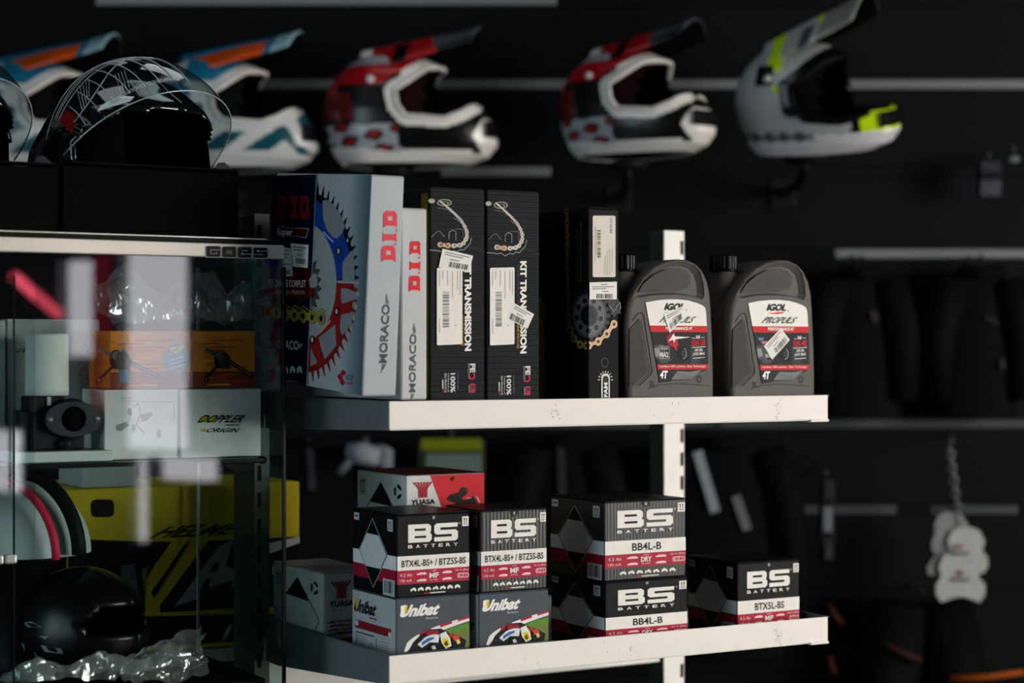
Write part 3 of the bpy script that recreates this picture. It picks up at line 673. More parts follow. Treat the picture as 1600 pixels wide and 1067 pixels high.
p.poly([(95,490),(150,490),(150,508),(385,515),(360,605),(262,590),(85,585)], '#878b90', 11); p.poly([(100,500),(140,498),(145,512),(378,520),(355,598),(262,584),(92,578)], '#101426', 12)
p.poly([(240,520),(374,522),(352,594),(300,575),(255,590)], '#3c0a12', 13)
p.text('Super', (88, 510), (88, 590), (235, 600), '#c2c6ca', 14, .03, .1)
p.text('KIT CHAINE COMPLET', (10, 985), (10, 1050), (358, 1062), '#c9b0a8', 13, .03)
p.text('COURONNE + PIGNON', *tocrop4([(20, 72), (20, 108), (328, 114)]), '#b09088', 13, .02)
# chain across
for i in range(7):
    cx_ = 5+i*78; cy_ = 268+i*9
    q = tocrop4([(cx_+42*math.cos(a)*(.82), cy_+62*math.sin(a)) for a in [j*PI/5 for j in range(10)]]); p.poly(q, '#7a7432', 13+i % 2)
    q = tocrop4([(cx_+15*math.cos(a), cy_+28*math.sin(a)) for a in [j*PI/4 for j in range(8)]]); p.poly(q, '#15140c', 15)
    if i < 6: p.poly(tocrop4([(cx_+20, cy_-34), (cx_+60, cy_-28), (cx_+60, cy_+38), (cx_+20, cy_+34)]), '#7c7430', 13)
    p.line(tocrop4([(cx_-35, cy_-45), (cx_, cy_-88), (cx_+40, cy_-58)]), .0016, '#7a7432', 12)
p.text('MORACO', *tocrop4([(45, 505), (45, 585), (275, 602)]), '#b9bec2', 13, .03); 
for i in range(3): p.line(tocrop4([(0, 525+i*14), (34, 528+i*14)]), .0012, '#b9bec2', 13); p.line(tocrop4([(270, 548+i*14), (312-i*8, 550+i*14)]), .0012, '#b9bec2', 13)
icons(p, *[tocrop4([(5, 0)])[0][0], tocrop4([(315, 0)])[0][0]], tocrop4([(0, 765)])[0][1], 75, '#b9bec2', 13, 5, 9)
p.line(tocrop4([(130, 862), (265, 880)]), .0008, '#878b90', 13)
for q in ([(660,770),(685,805),(655,830),(632,795)], [(632,800),(655,840),(628,868),(603,830)], [(650,845),(678,885),(652,915),(622,878)]): p.poly(tocrop4(q), '#8c1230', 3)
p.text('ICP', *tocrop4([(680, 815), (680, 860), (752, 862)]), '#454b50', 3, .03); p.rect(*tocrop4([(690, 880)])[0], *tocrop4([(750, 905)])[0], '#7a5058', 3)
p.build('printed_side', tA_)
sticker(tA_, fL, [(382, 680), (386, 860), (216, 880), (216, 652)][0:0] or [(218, 652), (385, 668), (376, 882), (240, 868)], k4, 14, 3, bar=(.2, .62, .7, .85), paper='#c9cfcf')
sticker(tA_, fL, [(136, 690), (218, 700), (238, 955), (136, 965)], k4, 13, 4, bar=(.1, .78, .7, .92), paper='#b5bdbd', lines=((.1,.06,.7),(.2,.2,.6),(.1,.3,.5),(.1,.55,.8)))
fS = A_.face('front'); p = Print(fS, cropmap(fS, 420, 270, 5.927), 0, .45, .03)
def letterD(p, x0, y0, x1, y1, c, l, bg):   # a D lying on its back (text reads upwards)
    p.poly([(x0, y1), (x0, y0+30), (x0+25, y0), (x1-25, y0), (x1, y0+30), (x1, y1), (x1-25, y1-22), (x0+25, y1-22)], c, l); p.rect(x0+.33*(x1-x0), y0+.32*(y1-y0), x1-.35*(x1-x0), y0+.56*(y1-y0), bg, l+1)
def letterI(p, x0, y0, x1, y1, c, l):
    p.poly([(x0, y0), (x0+25, y0+16), (x1-25, y0+16), (x1, y0), (x1, y1), (x1-25, y1-16), (x0+25, y1-16), (x0, y1)], c, l)
pink = '#e0404e'
letterD(p, 1060, 352, 1186, 510, pink, 2, '#b0b6b8'); letterI(p, 1054, 552, 1182, 640, pink, 2); letterD(p, 1042, 672, 1172, 828, pink, 2, '#b0b6b8')
p.ell(1180, 532, 9, 10, pink, 2); p.ell(1172, 662, 9, 10, pink, 2)
p.map = cropmap(fS, 420, 440, 5.615)
p.text('MORACO', (965, 715), (1035, 715), (1062, 200), '#4b5157', 2, .02)
for i in range(3): p.line([(1000+i*12, 722), (985+i*10, 800-i*18)], .0009, '#60666b', 2); p.line([(1030+i*10, 195), (1030+i*8, 110+i*25)], .0009, '#60666b', 2)
p.build('printed_front', tA_)
# second silver kit, upright
tB = .012; cB = S(sfor(626, tB), tB, 0); cB.z = ZU+.0008
B_ = Bx(cB, .05, .29, .28, 0, 0); B_.w = solve(cB, U, 667.5); B_.h = zat(324, cB.y)-cB.z
tB_ = B_.root('chain_kit_box', 'narrow silver chain kit carton with red lettering, standing behind the leaning one', 'box'); B_.body(tB_, mat('#b0b2b4', .5, .1, .04, 20, .15, 60), .003)
fS = B_.face('front'); k0 = cropmap(fS, 400, 250, 2.6667); p = Print(fS, k0, 0, .45, .03)
rd = '#d8222e'
def sD(p, x0, y0, x1, y1): p.poly([(x0, y1), (x0, y0+8), (x0+8, y0), (x1-8, y0), (x1, y0+8), (x1, y1), (x1-9, y1-8), (x0+9, y1-8)], rd, 2); p.rect(x0+.35*(x1-x0), y0+.34*(y1-y0), x1-.35*(x1-x0), y0+.58*(y1-y0), '#b0b6b8', 3)
sD(p, 640, 338, 684, 396); letterI(p, 640, 414, 684, 462, rd, 2) if False else p.poly([(640,420),(649,428),(675,428),(684,420),(684,460),(675,452),(649,452),(640,460)], rd, 2); sD(p, 637, 482, 683, 550); p.ell(679, 407, 4, 4, rd, 2); p.ell(679, 470, 4, 4, rd, 2)
p.text('MORACO', (637, 968), (664, 968), (668, 725), '#53585d', 2, .015)
for i in range(3): p.line([(648+i*4, 974), (646+i*4, 1000-i*6)], .0009, '#60666b', 2); p.line([(656+i*4, 722), (657+i*3, 680+i*10)], .0009, '#60666b', 2)
p.build('printed_front', tB_)
# black kits with ribbed fronts
tF = .020
def fe(pxl, pxr, ytop, label, n):
    c = S(sfor(pxl, tF), tF, SURF_U); w = solve(c, U, pxr); b = Bx(c, w, .25, zat(ytop, c.y)-SURF_U)
    t = b.root('chain_kit_box', label, 'box', 'black ribbed chain kit cartons')
    b.body(t, mat('#171b21', .6, 0, .08, 30, 0, 300, .12, .0, ('Z', 40., .7)), .0022)
    q = MB(); q.box(b.c-b.e1*.0006+b.e2*.004-b.e2*0, b.e1*.0012, b.e2*.02, b.up*b.h*.98, mat('#6c6818', .6)); q.build('side_print', t)
    q = MB(); q.box(b.c+b.up*(b.h)+b.e1*.003, b.e1*(b.w-.006), b.e2*(b.d-.004), b.up*.001, mat('#0c0e12', .5)); q.build('top_flap', t)
    f = b.face('front')
    # author coordinates: photograph crop of the right-hand carton, normalised to the face
    xa, xb, ya, yb = 385+3, 632-3, 62.0, 1018.0; vis = (zat(297.5, c.y)-zat(620, c.y))
    k = b.w/(xb-xa); kz = .985*b.h/( (1018-52)/ (1018-52) * (b.h/ (b.h)) ) if False else None
    sc_z = c.y/F/2.963; sc_x = b.w/(xb-xa)
    def mp(x, y): return ((x-xa)*sc_x, b.h-(y-57-(x-xa)*.05)*sc_z)
    p = Print(f, mp, 0, .45, .03)
    # chain picture: big arc of links
    W1, W2 = '#d9d2c4', '#d9b294'
    pts = [(430,118),(450,135),(475,158),(500,183),(522,208),(538,235),(548,262),(548,290),(535,312),(510,325),(480,328),(440,322),(395,318)]
    import bisect
    path = [Vector(q) for q in pts]; tot = [0]
    for a, b_ in zip(path, path[1:]): tot.append(tot[-1]+(b_-a).length)
    L_ = tot[-1]; d = 0; i = 0
    while d < L_-1:
        k_ = min(max(bisect.bisect(tot, d)-1, 0), len(path)-2); u_ = (d-tot[k_])/(tot[k_+1]-tot[k_]); pos = path[k_].lerp(path[k_+1], u_); tg = (path[k_+1]-path[k_]).normalized()
        fr = d/L_; sz = 4.5+13*fr**1.2; ln = sz*(1.1+1.0*fr); nn = Vector((-tg.y, tg.x))
        cc = W1 if fr < .82 else W2
        for e in (-1, 1): p.ell(*(pos+tg*e*ln*.55), sz*.85, sz*.85, cc, 3+i % 2, 10)
        p.poly([tuple(pos+tg*ln*.55+nn*sz*.55), tuple(pos-tg*ln*.55+nn*sz*.55), tuple(pos-tg*ln*.55-nn*sz*.55), tuple(pos+tg*ln*.55-nn*sz*.55)], cc, 3+i % 2)
        if sz > 7:
            for e in (-1, 1): p.ell(*(pos+tg*e*ln*.55), sz*.25, sz*.25, '#5c4030', 6, 8)
        d += ln*2.0 if fr < .7 else ln*2.35; i += 1
    p.ring(450, 126, 32, 17, 26, 13, '#9a968c', 3, 20); p.ring(452, 128, 18, 9, 12, 6, '#8a867c', 3, 14); p.ell(395, 118, 14, 11, '#a8a49a', 3)
    for a, b_, c_, d_ in ((420,150,470,158), (470,165,510,190), (490,196,535,230), (497,248,530,250), (530,250,533,300)): p.line([(a, b_), (c_, d_)], .0007, '#7a7c7c', 3)
    p.line([(395,285),(415,262),(430,258),(450,285)], .0007, '#8c8e8e', 3); p.line([(470,295),(470,265),(485,252),(500,262),(500,300)], .0009, '#9a9c9c', 3)
    p.line([(388,345),(420,348),(432,352),(450,348),(470,362),(490,350),(505,355),(520,345),(535,348),(550,330),(562,318),(568,290)], .0012, '#8c9090', 4)
    p.line([(500,330),(560,335),(600,345),(628,360)], .0006, '#3c4046', 2)
    p.text('KIT TRANSMISSION', (568, 388), (538, 388), (538, 820), '#efece6', 4, .045)
    p.text('COURONNE | PIGNON', (532, 405), (523, 405), (523, 620), '#5c6064', 4)
    p.text('CHAINE INCLUSE', (534, 650), (523, 650), (523, 795), '#b98a2c', 4, .02)
    p.text('FE', (585, 880), (562, 880), (562, 922), '#dcdad6', 4, .04); p.text('SPORT', (560, 878), (552, 878), (552, 955), '#a0a0a0', 4)
    p.ring(570, 938, 16, 18, 8, 10, '#b02838', 4, 14, -60, 200)
    p.poly([(563, 975), (585, 975), (585, 1016), (563, 1016)], '#b02838', 4); p.text('R', (581, 982), (566, 982), (566, 1005), '#1c2026', 5, .03); p.rect(556, 978, 560, 1016, '#8c8c8c', 4)
    p.text('100%', (497, 920), (476, 920), (476, 1010), '#d5d5d2', 4, .03)
    p.text('CHAINES', (512, 918), (505, 918), (505, 1000), '#6a7074', 4); p.text('FABRIQUE', (470, 920), (463, 920), (463, 1008), '#a8acac', 4, .02); p.text('EN FRANCE', (459, 920), (450, 920), (450, 1008), '#b8bcbc', 4, .02)
    p.rect(440, 948, 445, 990, '#c8c8c8', 4); p.rect(440, 990, 445, 1006, '#8c2430', 4)
    p.build('printed_front', t)
    # white product label with barcode
    lx = 402 if n == 2 else 398
    def mq(x, y): return mp(x, y)
    dx = 0 if n == 2 else 16; dy = 0 if n == 2 else 12
    p = Print(f, mp, 8, .45, .02); p.rrect(400+dx, 416+dy, 511+dx, 775+dy, 6, '#eae6e0', 0); 
    p.bars((423+dx, 528+dy), (453+dx, 528+dy), (453+dx, 695+dy), '#8a8886', 1, 40, n) if False else p.bars((453+dx, 528+dy), (425+dx, 528+dy), (425+dx, 695+dy), '#5a5a5c', 1, 44, n)
    for x_, y0_, y1_ in ((410, 430, 500), (424, 428, 470), (445, 428, 500), (466, 432, 560), (488, 430, 520), (500, 430, 545), (410, 650, 720), (480, 680, 690)): p.rect(x_+dx, y0_+dy, x_+3+dx, y1_+dy, '#9a9898', 1)
    p.build('product_label', t)
    if n == 2: sticker(t, f, [(505, 580), (600, 638), (570, 705), (478, 655)], mp, 10, 7, bar=(.08, .6, .7, .95))
    else: sticker(t, f, [(440, 340), (574, 375), (556, 452), (424, 425)], mp, 10, 8, bar=(.3, .6, .65, .9))
    return t
fe(671.5, 757.5, 293.5, 'black ribbed chain kit carton with barcode label, the left one of the pair', 1)
fe(760.5, 843, 297.5, 'black ribbed chain kit carton with a tilted price sticker, right one of the pair', 2)
# black kit with gold chain picture on the corner
tC = .014; cC = S(sfor(919, tC), tC, SURF_U); wC = solve(cC, U, 967)
C_ = Bx(cC, wC, .30, zat(325, cC.y)-SURF_U)
tC_ = C_.root('chain_kit_box', 'black chain kit carton with gold chain and grey sprocket picture, next to the oil cans', 'box'); C_.body(tC_, mat('#0b0c0f', .6, 0, .08, 30, .2, 80), .002)
for i in range(2):
    q = MB(); q.box(C_.c+C_.up*(C_.h+.0002)+C_.e1*.002+C_.e2*(C_.d*.5*i+.001), C_.e1*(C_.w-.004), C_.e2*(C_.d*.5-.002), C_.up*.0014, mat('#0b0c0e', .5), .0005); q.build('top_flap', tC_)
fF = C_.face('front'); fL = C_.face('left')
for f, nm in ((fL, 'printed_side'), (fF, 'printed_front')):
    side = f is fL; p = Print(f, cropmap(f, 840, 310, 3.3357), 0, .4, .03)
    edge = 264 if not side else None
    def clip(pts):      # keep each picture on its own face (fold at x = 264)
        out = []; keepf = (lambda x: x <= 264.5) if side else (lambda x: x >= 264.5)
        for i, a in enumerate(pts):
            b_ = pts[(i+1) % len(pts)]
            if keepf(a[0]): out.append(a)
            if keepf(a[0]) != keepf(b_[0]): k_ = (264.5-a[0])/(b_[0]-a[0]); out.append((264.5, a[1]+(b_[1]-a[1])*k_))
        return out
    def cp(pts, c, l):
        q = clip(pts)
        if len(q) > 2: p.poly(q, c, l)
    def el(cx_, cy_, rx, ry, c, l, n=16, rot=0): cp([(cx_+rx*math.cos(2*PI*i/n)*math.cos(rot)-ry*math.sin(2*PI*i/n)*math.sin(rot), cy_+rx*math.cos(2*PI*i/n)*math.sin(rot)+ry*math.sin(2*PI*i/n)*math.cos(rot)) for i in range(n)], c, l)
    scx2, scy2 = 268, 610
    pts = []
    for i in range(22):
        a = 2*PI*i/22
        for da, r in ((-.06, 1.18), (.0, 1.22), (.06, 1.18), (.12, 1.0), (.2, 1.0)): pts.append((scx2+92*r*math.cos(a+da), scy2+118*r*math.sin(a+da)))
    if side: cp([q for q in pts], '#26292b', 2)
    else: cp([q for q in pts if True], '#26292b', 2)
    el(scx2, scy2, 88, 116, '#45494c', 3, 30); el(scx2, scy2, 78, 103, '#5d6164', 4, 30); el(scx2, scy2, 44, 58, '#35383a', 5, 24); el(scx2, scy2, 36, 48, '#0c0d0e', 6, 20)
    for i in range(9):
        a = 2*PI*(i+.3)/9; el(scx2+60*math.cos(a), scy2+80*math.sin(a), 11, 14, '#0c0d0e', 5, 12)
    for i in range(10):
        a = 2*PI*i/10; el(scx2+8+26*math.cos(a)*.8, scy2+34*math.sin(a)*.8, 6, 8, '#2c2e30', 7, 8)
    gold = '#9a7a48' if side else '#d8b48c'
    ch = [(155, 68), (160, 128), (160, 190), (161, 252), (161, 314), (161, 376), (163, 438), (165, 500), (166, 562), (166, 622), (175, 684), (195, 730), (228, 762), (262, 766), (312, 746), (356, 706), (394, 655)]
    for i, (a, b_) in enumerate(zip(ch, ch[1:])):
        A0, B0 = Vector(a), Vector(b_); tg = (B0-A0).normalized(); nn = Vector((-tg.y, tg.x)); wd = 12 if i < 9 else 15
        mid = (A0+B0)/2
        cp([tuple(A0+nn*wd), tuple(mid+nn*wd*.55), tuple(B0+nn*wd), tuple(B0-nn*wd), tuple(mid-nn*wd*.55), tuple(A0-nn*wd)], gold, 8+(i % 2))
    for i, a in enumerate(ch):
        wd = 13 if i < 10 else 18
        el(a[0], a[1], wd, wd*1.25, gold, 10, 14); el(a[0], a[1], wd*.42, wd*.5, '#2c2418', 11, 10)
    if side:
        for x_, y0_, y1_, tx in ((208, 160, 430, 'PREMIUM QUALITY'), (228, 120, 430, 'DESIGNED IN EUROPE')): p.text(tx, (x_-4, y1_), (x_+5, y1_), (x_+5, y0_), '#5a5146', 3)
        p.poly([(16, 430), (24, 450), (30, 440), (34, 470), (42, 452), (44, 500), (50, 1036), (8, 1036)], '#7a6416', 2)
        for i in range(4): p.rect(88, 632+i*26, 97, 642+i*26, '#4a4238', 3)
        p.rect(122, 640, 125, 1030, '#302c26', 3); p.rect(108, 640, 112, 1030, '#2a2620', 3)
    else:
        p.rrect(285, 90, 404, 410, 8, '#d8d0c4', 4); p.text('04101751', (386, 182), (374, 182), (374, 102), '#3a3838', 5, .02)
        p.bars((308, 308), (327, 308), (327, 160), '#4a4646', 5, 34, 12)
        for x_, y0_, y1_ in ((295, 150, 330), (302, 150, 290), (344, 300, 400), (352, 290, 400), (362, 270, 400), (372, 262, 398), (384, 262, 380)): p.rect(x_, y0_, x_+3, y1_, '#a49c92', 5)
        p.rrect(330, 912, 374, 1060, 20, '#dcdcda', 4); p.rrect(337, 924, 368, 1060, 15, '#101114', 5); p.text('FAM', (344, 1036), (362, 1036), (362, 960), '#e6e6e4', 6, .04)
        for i in range(9):
            a = PI+PI*i/8; p.poly([(352+30*math.cos(a-.1), 945+38*math.sin(a-.1)), (352+42*math.cos(a), 945+50*math.sin(a)), (352+30*math.cos(a+.1), 945+38*math.sin(a+.1))], '#dcdcda', 3)
        p.ring(348, 855, 20, 26, 15, 20, '#2c3034', 3, 16)
        cp([(360, 530), (420, 525), (432, 600), (410, 600), (400, 620), (380, 600), (372, 580)], '#2a2c2e', 3); p.line([(370, 560), (392, 590), (410, 560), (424, 540), (428, 575)], .0012, '#8a8c8e', 12)
    p.build(nm, tC_)
    if not side: sticker(tC_, f, [(266, 438), (408, 434), (408, 526), (266, 526)], cropmap(f, 840, 310, 3.3357), 13, 9, bar=(.25, .68, .65, .95), lines=((.4,.12,.25),(.1,.25,.8),(.1,.36,.5),(.45,.52,.25)))
# dark cartons behind the pair of ribbed ones
D_ = Bx(S(sfor(858, .12)-.045, .13, SURF_U), .042, .2, .255); tD_ = D_.root('chain_kit_box', 'dark carton with yellow edge, mostly hidden between the ribbed pair and the gold chain kit', 'box'); D_.body(tD_, mat('#0e0f10', .5))
p = Print(D_.face('front'), None, 0); p.poly([(.5, .25), (.75, .32), (.85, .28), (.95, .35), (.996, .3), (.996, .99), (.4, .99)], '#7a6416', 1); p.build('printed_front', tD_)
E_ = Bx(S(sfor(650, .11), .315, SURF_U), .10, .09, zat(300, 2.82)-SURF_U+.002); E_ = Bx(S(.085, .32, SURF_U), .12, .085, .262); tE_ = E_.root('chain_kit_box', 'black carton with yellow edge line standing behind the silver kits', 'box'); E_.body(tE_, mat('#101113', .5))
p = Print(E_.face('front'), None, 0); p.rect(.0, .01, 1, .03, '#a8a820', 1); p.build('printed_front', tE_)

# ================================================================ OIL CANS
def oil_can(pxl, pxr, ytop, tcan, visc, label, crop, sc_, st):
    c = S(sfor(pxl, tcan), tcan, SURF_U); w = solve(c, U, pxr); H = zat(ytop, c.y)-SURF_U; D = .088
    t = thing('oil_can', label, 'oil can', c+U*w/2+V*D/2, math.atan2(U.y, U.x), 'oil cans')
    f = Face(c, U*w, Z*H, -V)
    # author coordinates: crop of the right-hand can (x 150..733, y 88..1010)
    ax = w/583.; az = c.y/F/4.4444
    def mp(x, y): return ((x-150)*ax, H-(y-88)*az)
    def w3(x, y, dep): a, b = mp(x, y); return c+U*a+V*dep+Z*b
    yb = 88+H/az-1
    outline = [(152, yb), (140, 900), (128, 560), (138, 440), (160, 370), (195, 300), (250, 215), (320, 150), (400, 108), (480, 90), (550, 92), (610, 118), (655, 165), (690, 240), (708, 330), (716, 430), (728, 700), (733, 900), (733, yb)]
    body_m = mat('#5c5754', .5, 0, .05, 60, .12, 500); dk = mat('#3f3c3b', .5, 0, .08, 80, .7, 420)
    bm = bmesh.new(); vf = [bm.verts.new(w3(x, y, 0)) for x, y in outline]; vb = [bm.verts.new(w3(x, y, D)) for x, y in outline]; n = len(outline)
    bm.faces.new(vf); bm.faces.new(vb[::-1])
    for i in range(n): bm.faces.new((vf[i], vb[i], vb[(i+1) % n], vf[(i+1) % n]))
    bmesh.ops.recalc_face_normals(bm, faces=bm.faces[:])
    fe_ = [e for e in bm.edges if (e.verts[0] in vf) == (e.verts[1] in vf)]
    bmesh.ops.bevel(bm, geom=fe_, offset=.0075, segments=4, profile=.5, affect='EDGES')
    me = bpy.data.meshes.new('can_body'); inv = INV[t.name]
    for v in bm.verts: v.co = inv @ v.co
    bm.to_mesh(me); bm.free(); me.materials.append(body_m)
    for q in me.polygons: q.use_smooth = len(q.vertices) == 4
    ob = bpy.data.objects.new('can_body', me); COL.objects.link(ob); ob.parent = t; INV[ob.name] = INV[t.name]
    # handle recess cut into the front
    rec = [(188, 352), (205, 310), (240, 245), (300, 185), (370, 140), (450, 112), (530, 106), (590, 128), (632, 180), (655, 260), (660, 340), (645, 372), (560, 352), (470, 342), (380, 345), (290, 352), (220, 368), (196, 366)]
    cut = MB(); cut.prism([w3(x, y, -.01) for x, y in rec], V*.017, body_m); co = cut.build('recess', t); 
    md = ob.modifiers.new('b', 'BOOLEAN'); md.operation = 'DIFFERENCE'; md.object = co; md.solver = 'EXACT'
    dg = bpy.context.evaluated_depsgraph_get(); me2 = bpy.data.meshes.new_from_object(ob.evaluated_get(dg)); ob.modifiers.clear(); ob.data = me2
    bpy.data.objects.remove(co)
    # sloping recess rim and the textured pad inside
    q = MB(); k_ = len(rec); cxr, cyr = 430, 262
    inn = [(cxr+(x-cxr)*.86, cyr+(y-cyr)*.80) for x, y in rec]
    for i in range(k_): j = (i+1) % k_; q.add([w3(*rec[i], .0012), w3(*rec[j], .0012), w3(*inn[j], .0068), w3(*inn[i], .0068)], [(0,1,2,3)], body_m, True)
    q.build('handle_recess', t)
    pad = [(215, 330), (250, 270), (320, 205), (400, 165), (480, 152), (535, 165), (568, 205), (570, 255), (545, 295), (500, 305), (470, 318), (380, 322), (290, 326)]
    q = MB(); q.prism([w3(x, y, .0022) for x, y in pad], V*.006, mat('#4f4b48', .6, 0, .08, 80, .8, 420)); q.build('textured_pad', t)
    # side grip panel with double groove
    q = MB(); q.prism([w3(x, y, -.0012) for x, y in ((152, 585), (215, 512), (272, 870), (262, 895), (165, 985), (150, 985))], V*.0025, dk); q.build('grip_panel', t)
    p = Print(f, mp, 2, .6); p.line([(170, 530), (205, 478), (232, 470), (245, 490), (303, 880), (290, 905), (215, 980)], .0011, '#161414', 0); p.line([(228, 520), (285, 875), (270, 905), (190, 980)], .0007, '#1c1a1a', 0)
    p.line([(275, 1000), (350, 975), (480, 968), (690, 985)], .0008, '#1e1c1c', 0); p.ring(622, 938, 16, 25, 12, 20, '#1c1a1a', 0, 16); p.text('2L', (282, 948), (282, 984), (322, 984), '#262424', 0)
    p.build('moulded_marks', t)
    # label
    p = Print(f, mp, 4, .5, .02)
    lab = [(256, 400), (330, 384), (400, 376), (470, 374), (540, 380), (600, 396), (640, 412), (660, 428), (668, 460), (674, 560), (284, 560)]
    p.poly(lab, '#ece8e2', 1); p.poly([(284, 560), (674, 560), (678, 604), (293, 604)], '#cc2027', 1)
    p.poly([(293, 604), (678, 604), (683, 836), (333, 836)], '#1b1c1e', 1); p.poly([(333, 832), (683, 832), (684, 868), (338, 868)], '#c4252c', 2)
    p.poly([(338, 868), (684, 868), (600, 900), (565, 940), (440, 945), (420, 952), (350, 962)], '#1d1e20', 1)
    p.poly([(470, 880), (560, 885), (640, 872), (565, 938), (430, 938)], '#77777a', 2)
    for i in range(7): p.line([(420+i*12, 885+i*8), (600-i*5, 925+i*2)], .0003, '#55565a', 3)
    p.poly([(310, 700), (370, 690), (400, 760), (380, 800), (326, 790)], '#4c4e52', 2); p.poly([(312, 720), (345, 715), (355, 770), (322, 780)], '#8a8c90', 3)
    p.poly([(560, 700), (620, 690), (640, 760), (620, 830), (560, 830)], '#34363a', 2)
    # headlight motorcycle
    p.ell(510, 755, 36, 52, '#0a0a0b', 4, 18); p.ring(510, 755, 24, 38, 20, 32, '#9a9c9e', 5, 18, -80, 100); p.ring(512, 755, 12, 18, 9, 14, '#6c6e70', 5, 10)
    if st == 1:
        p.poly([(395, 640), (425, 610), (470, 650), (478, 700), (440, 710), (400, 690)], '#9a1c34', 5); p.poly([(430, 680), (470, 670), (462, 740), (440, 700)], '#c8203c', 6)
        p.poly([(428, 640), (444, 612), (450, 636), (560, 640), (455, 656), (446, 680), (438, 658), (405, 672)], '#f2e8e4', 7)
    p.text('MA2', (352, 745), (352, 782), (408, 782), '#d8d8d8', 5, .03) if st == 1 else p.text('MA2', (372, 752), (372, 782), (420, 782), '#b8b8b8', 5, .03)
    if st == 1: p.line([(346, 705), (414, 705), (414, 790), (346, 790), (346, 705)], .0005, '#c8c8c8', 5); p.rect(354, 712, 406, 730, '#8c8c8c', 5)
    p.text('IGOL', (388, 402), (388, 452), (520, 452), '#141414', 5, .045, .12); p.poly([(385, 470), (450, 462), (512, 456), (490, 468), (455, 474)], '#cc2430', 5); p.ell(530, 448, 4, 5, '#cc2430', 5)
    p.text('PROPULS', (366, 494), (360, 540), (578, 540), '#4a5054', 5, .02, .15); p.line([(362, 517), (580, 512)], .0004, '#b8bab9', 6)
    p.text('PERFORMANCE 4T', (390, 568), (390, 590), (572, 590), '#f4eeea', 5, .03)
    p.text('SAE', (597, 628), (597, 650), (625, 650), '#f0efed', 5, .03); p.rect(568, 645, 592, 648, '#f0efed', 5); p.rect(632, 640, 656, 643, '#f0efed', 5)
    p.text(visc, (566, 658), (566, 706), (660, 700), '#d4283a', 5, .015); p.line([(570, 714), (662, 708)], .0008, '#f0efed', 5)
    p.text('API SN', (588, 722), (588, 742), (642, 740), '#f0efed', 5, .01); p.text('JASO MA2', (576, 750), (576, 774), (656, 770), '#f0efed', 5, .01); p.line([(576, 790), (656, 784)], .0008, '#f0efed', 5)
    p.text('4T', (355, 876), (350, 932), (400, 932), '#f6f4f2', 5, .04)
    p.text('Lubrifiant 100% synthese - Ester Technologie', (350, 838), (350, 858), (662, 858), '#f0dada', 5, .01)
    for i in range(3): p.rect(345+i*3, 798+i*9, 430-i*12, 800+i*9, '#8c8c8e', 5)
    if st == 2: p.poly([(322, 640), (362, 640), (358, 660), (326, 660)], '#5c7ab8', 5); p.poly([(345, 665), (390, 665), (386, 684), (348, 684)], '#c87a70', 5)
    p.build('printed_label', t)
    if st == 2: sticker(t, f, [(465, 578), (541, 655), (418, 794), (360, 700)], mp, 12, 3, bar=(.25, .62, .65, .93)) if False else sticker(t, f, [(360, 700), (478, 572), (541, 655), (418, 794)], mp, 12, 3, bar=(.25, .6, .65, .93))
    else: sticker(t, f, [(378, 482), (510, 418), (528, 490), (415, 612)], mp, 12, 5, bar=(.1, .6, .7, .9))
    # neck and screw cap
    nc = c+U*.017+V*(D*.5); nc.z = 0
    zc = zat(398, nc.y) if st == 2 else zat(397, nc.y); zh = .026
    q = MB(); q.lathe([(.0235, -.10), (.0225, -.055), (.0208, -.03), (.0200, 0)], body_m, nc+Z*(zc-zh), n=28); q.build('neck', t)
    capm = mat('#0a0a0b', .32, 0, .05, 60); q = MB()
    q.lathe([(.0222, 0), (.0222, .004)], capm, nc+Z*(zc-zh), n=32); q.lathe([(.0205, .004), (.0205, zh-.003), (.0195, zh-.001), (.017, zh)], capm, nc+Z*(zc-zh), n=64, ridges=1, rd=.0008); q.build('screw_cap', t)
    return t
oil_can(983, 1117, 402, .012, '10W-50', 'grey oil can reading 10W-50, beside the gold chain kit carton', None, 0, 1)
oil_can(1144, 1275, 403, .012, '5W-40', 'grey oil can reading 5W-40, at the right end of the upper shelf', None, 0, 2)

# ================================================================ OFF-ROAD HELMETS on the back wall
def itp(tab, z):
    if z <= tab[0][0]: return tab[0][1]
    for (a, x), (b, y) in zip(tab, tab[1:]):
        if z <= b:
            k = (z-a)/(b-a); k = k*k*(3-2*k)*.4+k*.6; return x+(y-x)*k
    return tab[-1][1]
def inpoly(x, y, q):
    r = False
    for i in range(len(q)):
        (x1, y1), (x2, y2) = q[i], q[i-1]
        if (y1 > y) != (y2 > y) and x < (x2-x1)*(y-y1)/(y2-y1)+x1: r = not r
    return r
def dpoly(x, y, q):
    d = 9; p = Vector((x, y))
    for i in range(len(q)-1):
        a, b = Vector(q[i]), Vector(q[i+1]); t = max(0, min(1, (p-a).dot(b-a)/(b-a).length_squared)); d = min(d, (a+(b-a)*t-p).length)
    return d
XB = [(0, .045), (.02, .028), (.05, .012), (.09, .003), (.13, .0), (.165, .008), (.20, .030), (.225, .055), (.245, .085), (.258, .115), (.264, .15)]
XF = [(0, .34), (.02, .385), (.045, .403), (.08, .400), (.12, .375), (.15, .335), (.20, .295), (.225, .275), (.245, .235), (.258, .19), (.264, .152)]
WD = [(0, .092), (.03, .108), (.07, .118), (.12, .122), (.17, .119), (.21, .100), (.24, .068), (.256, .036), (.264, .002)]
PORT_ = [(.50, .128), (.395, .140), (.358, .132), (.335, .112), (.300, .096), (.215, .102), (.197, .125), (.190, .160), (.215, .178), (.255, .215), (.292, .222), (.50, .222)]
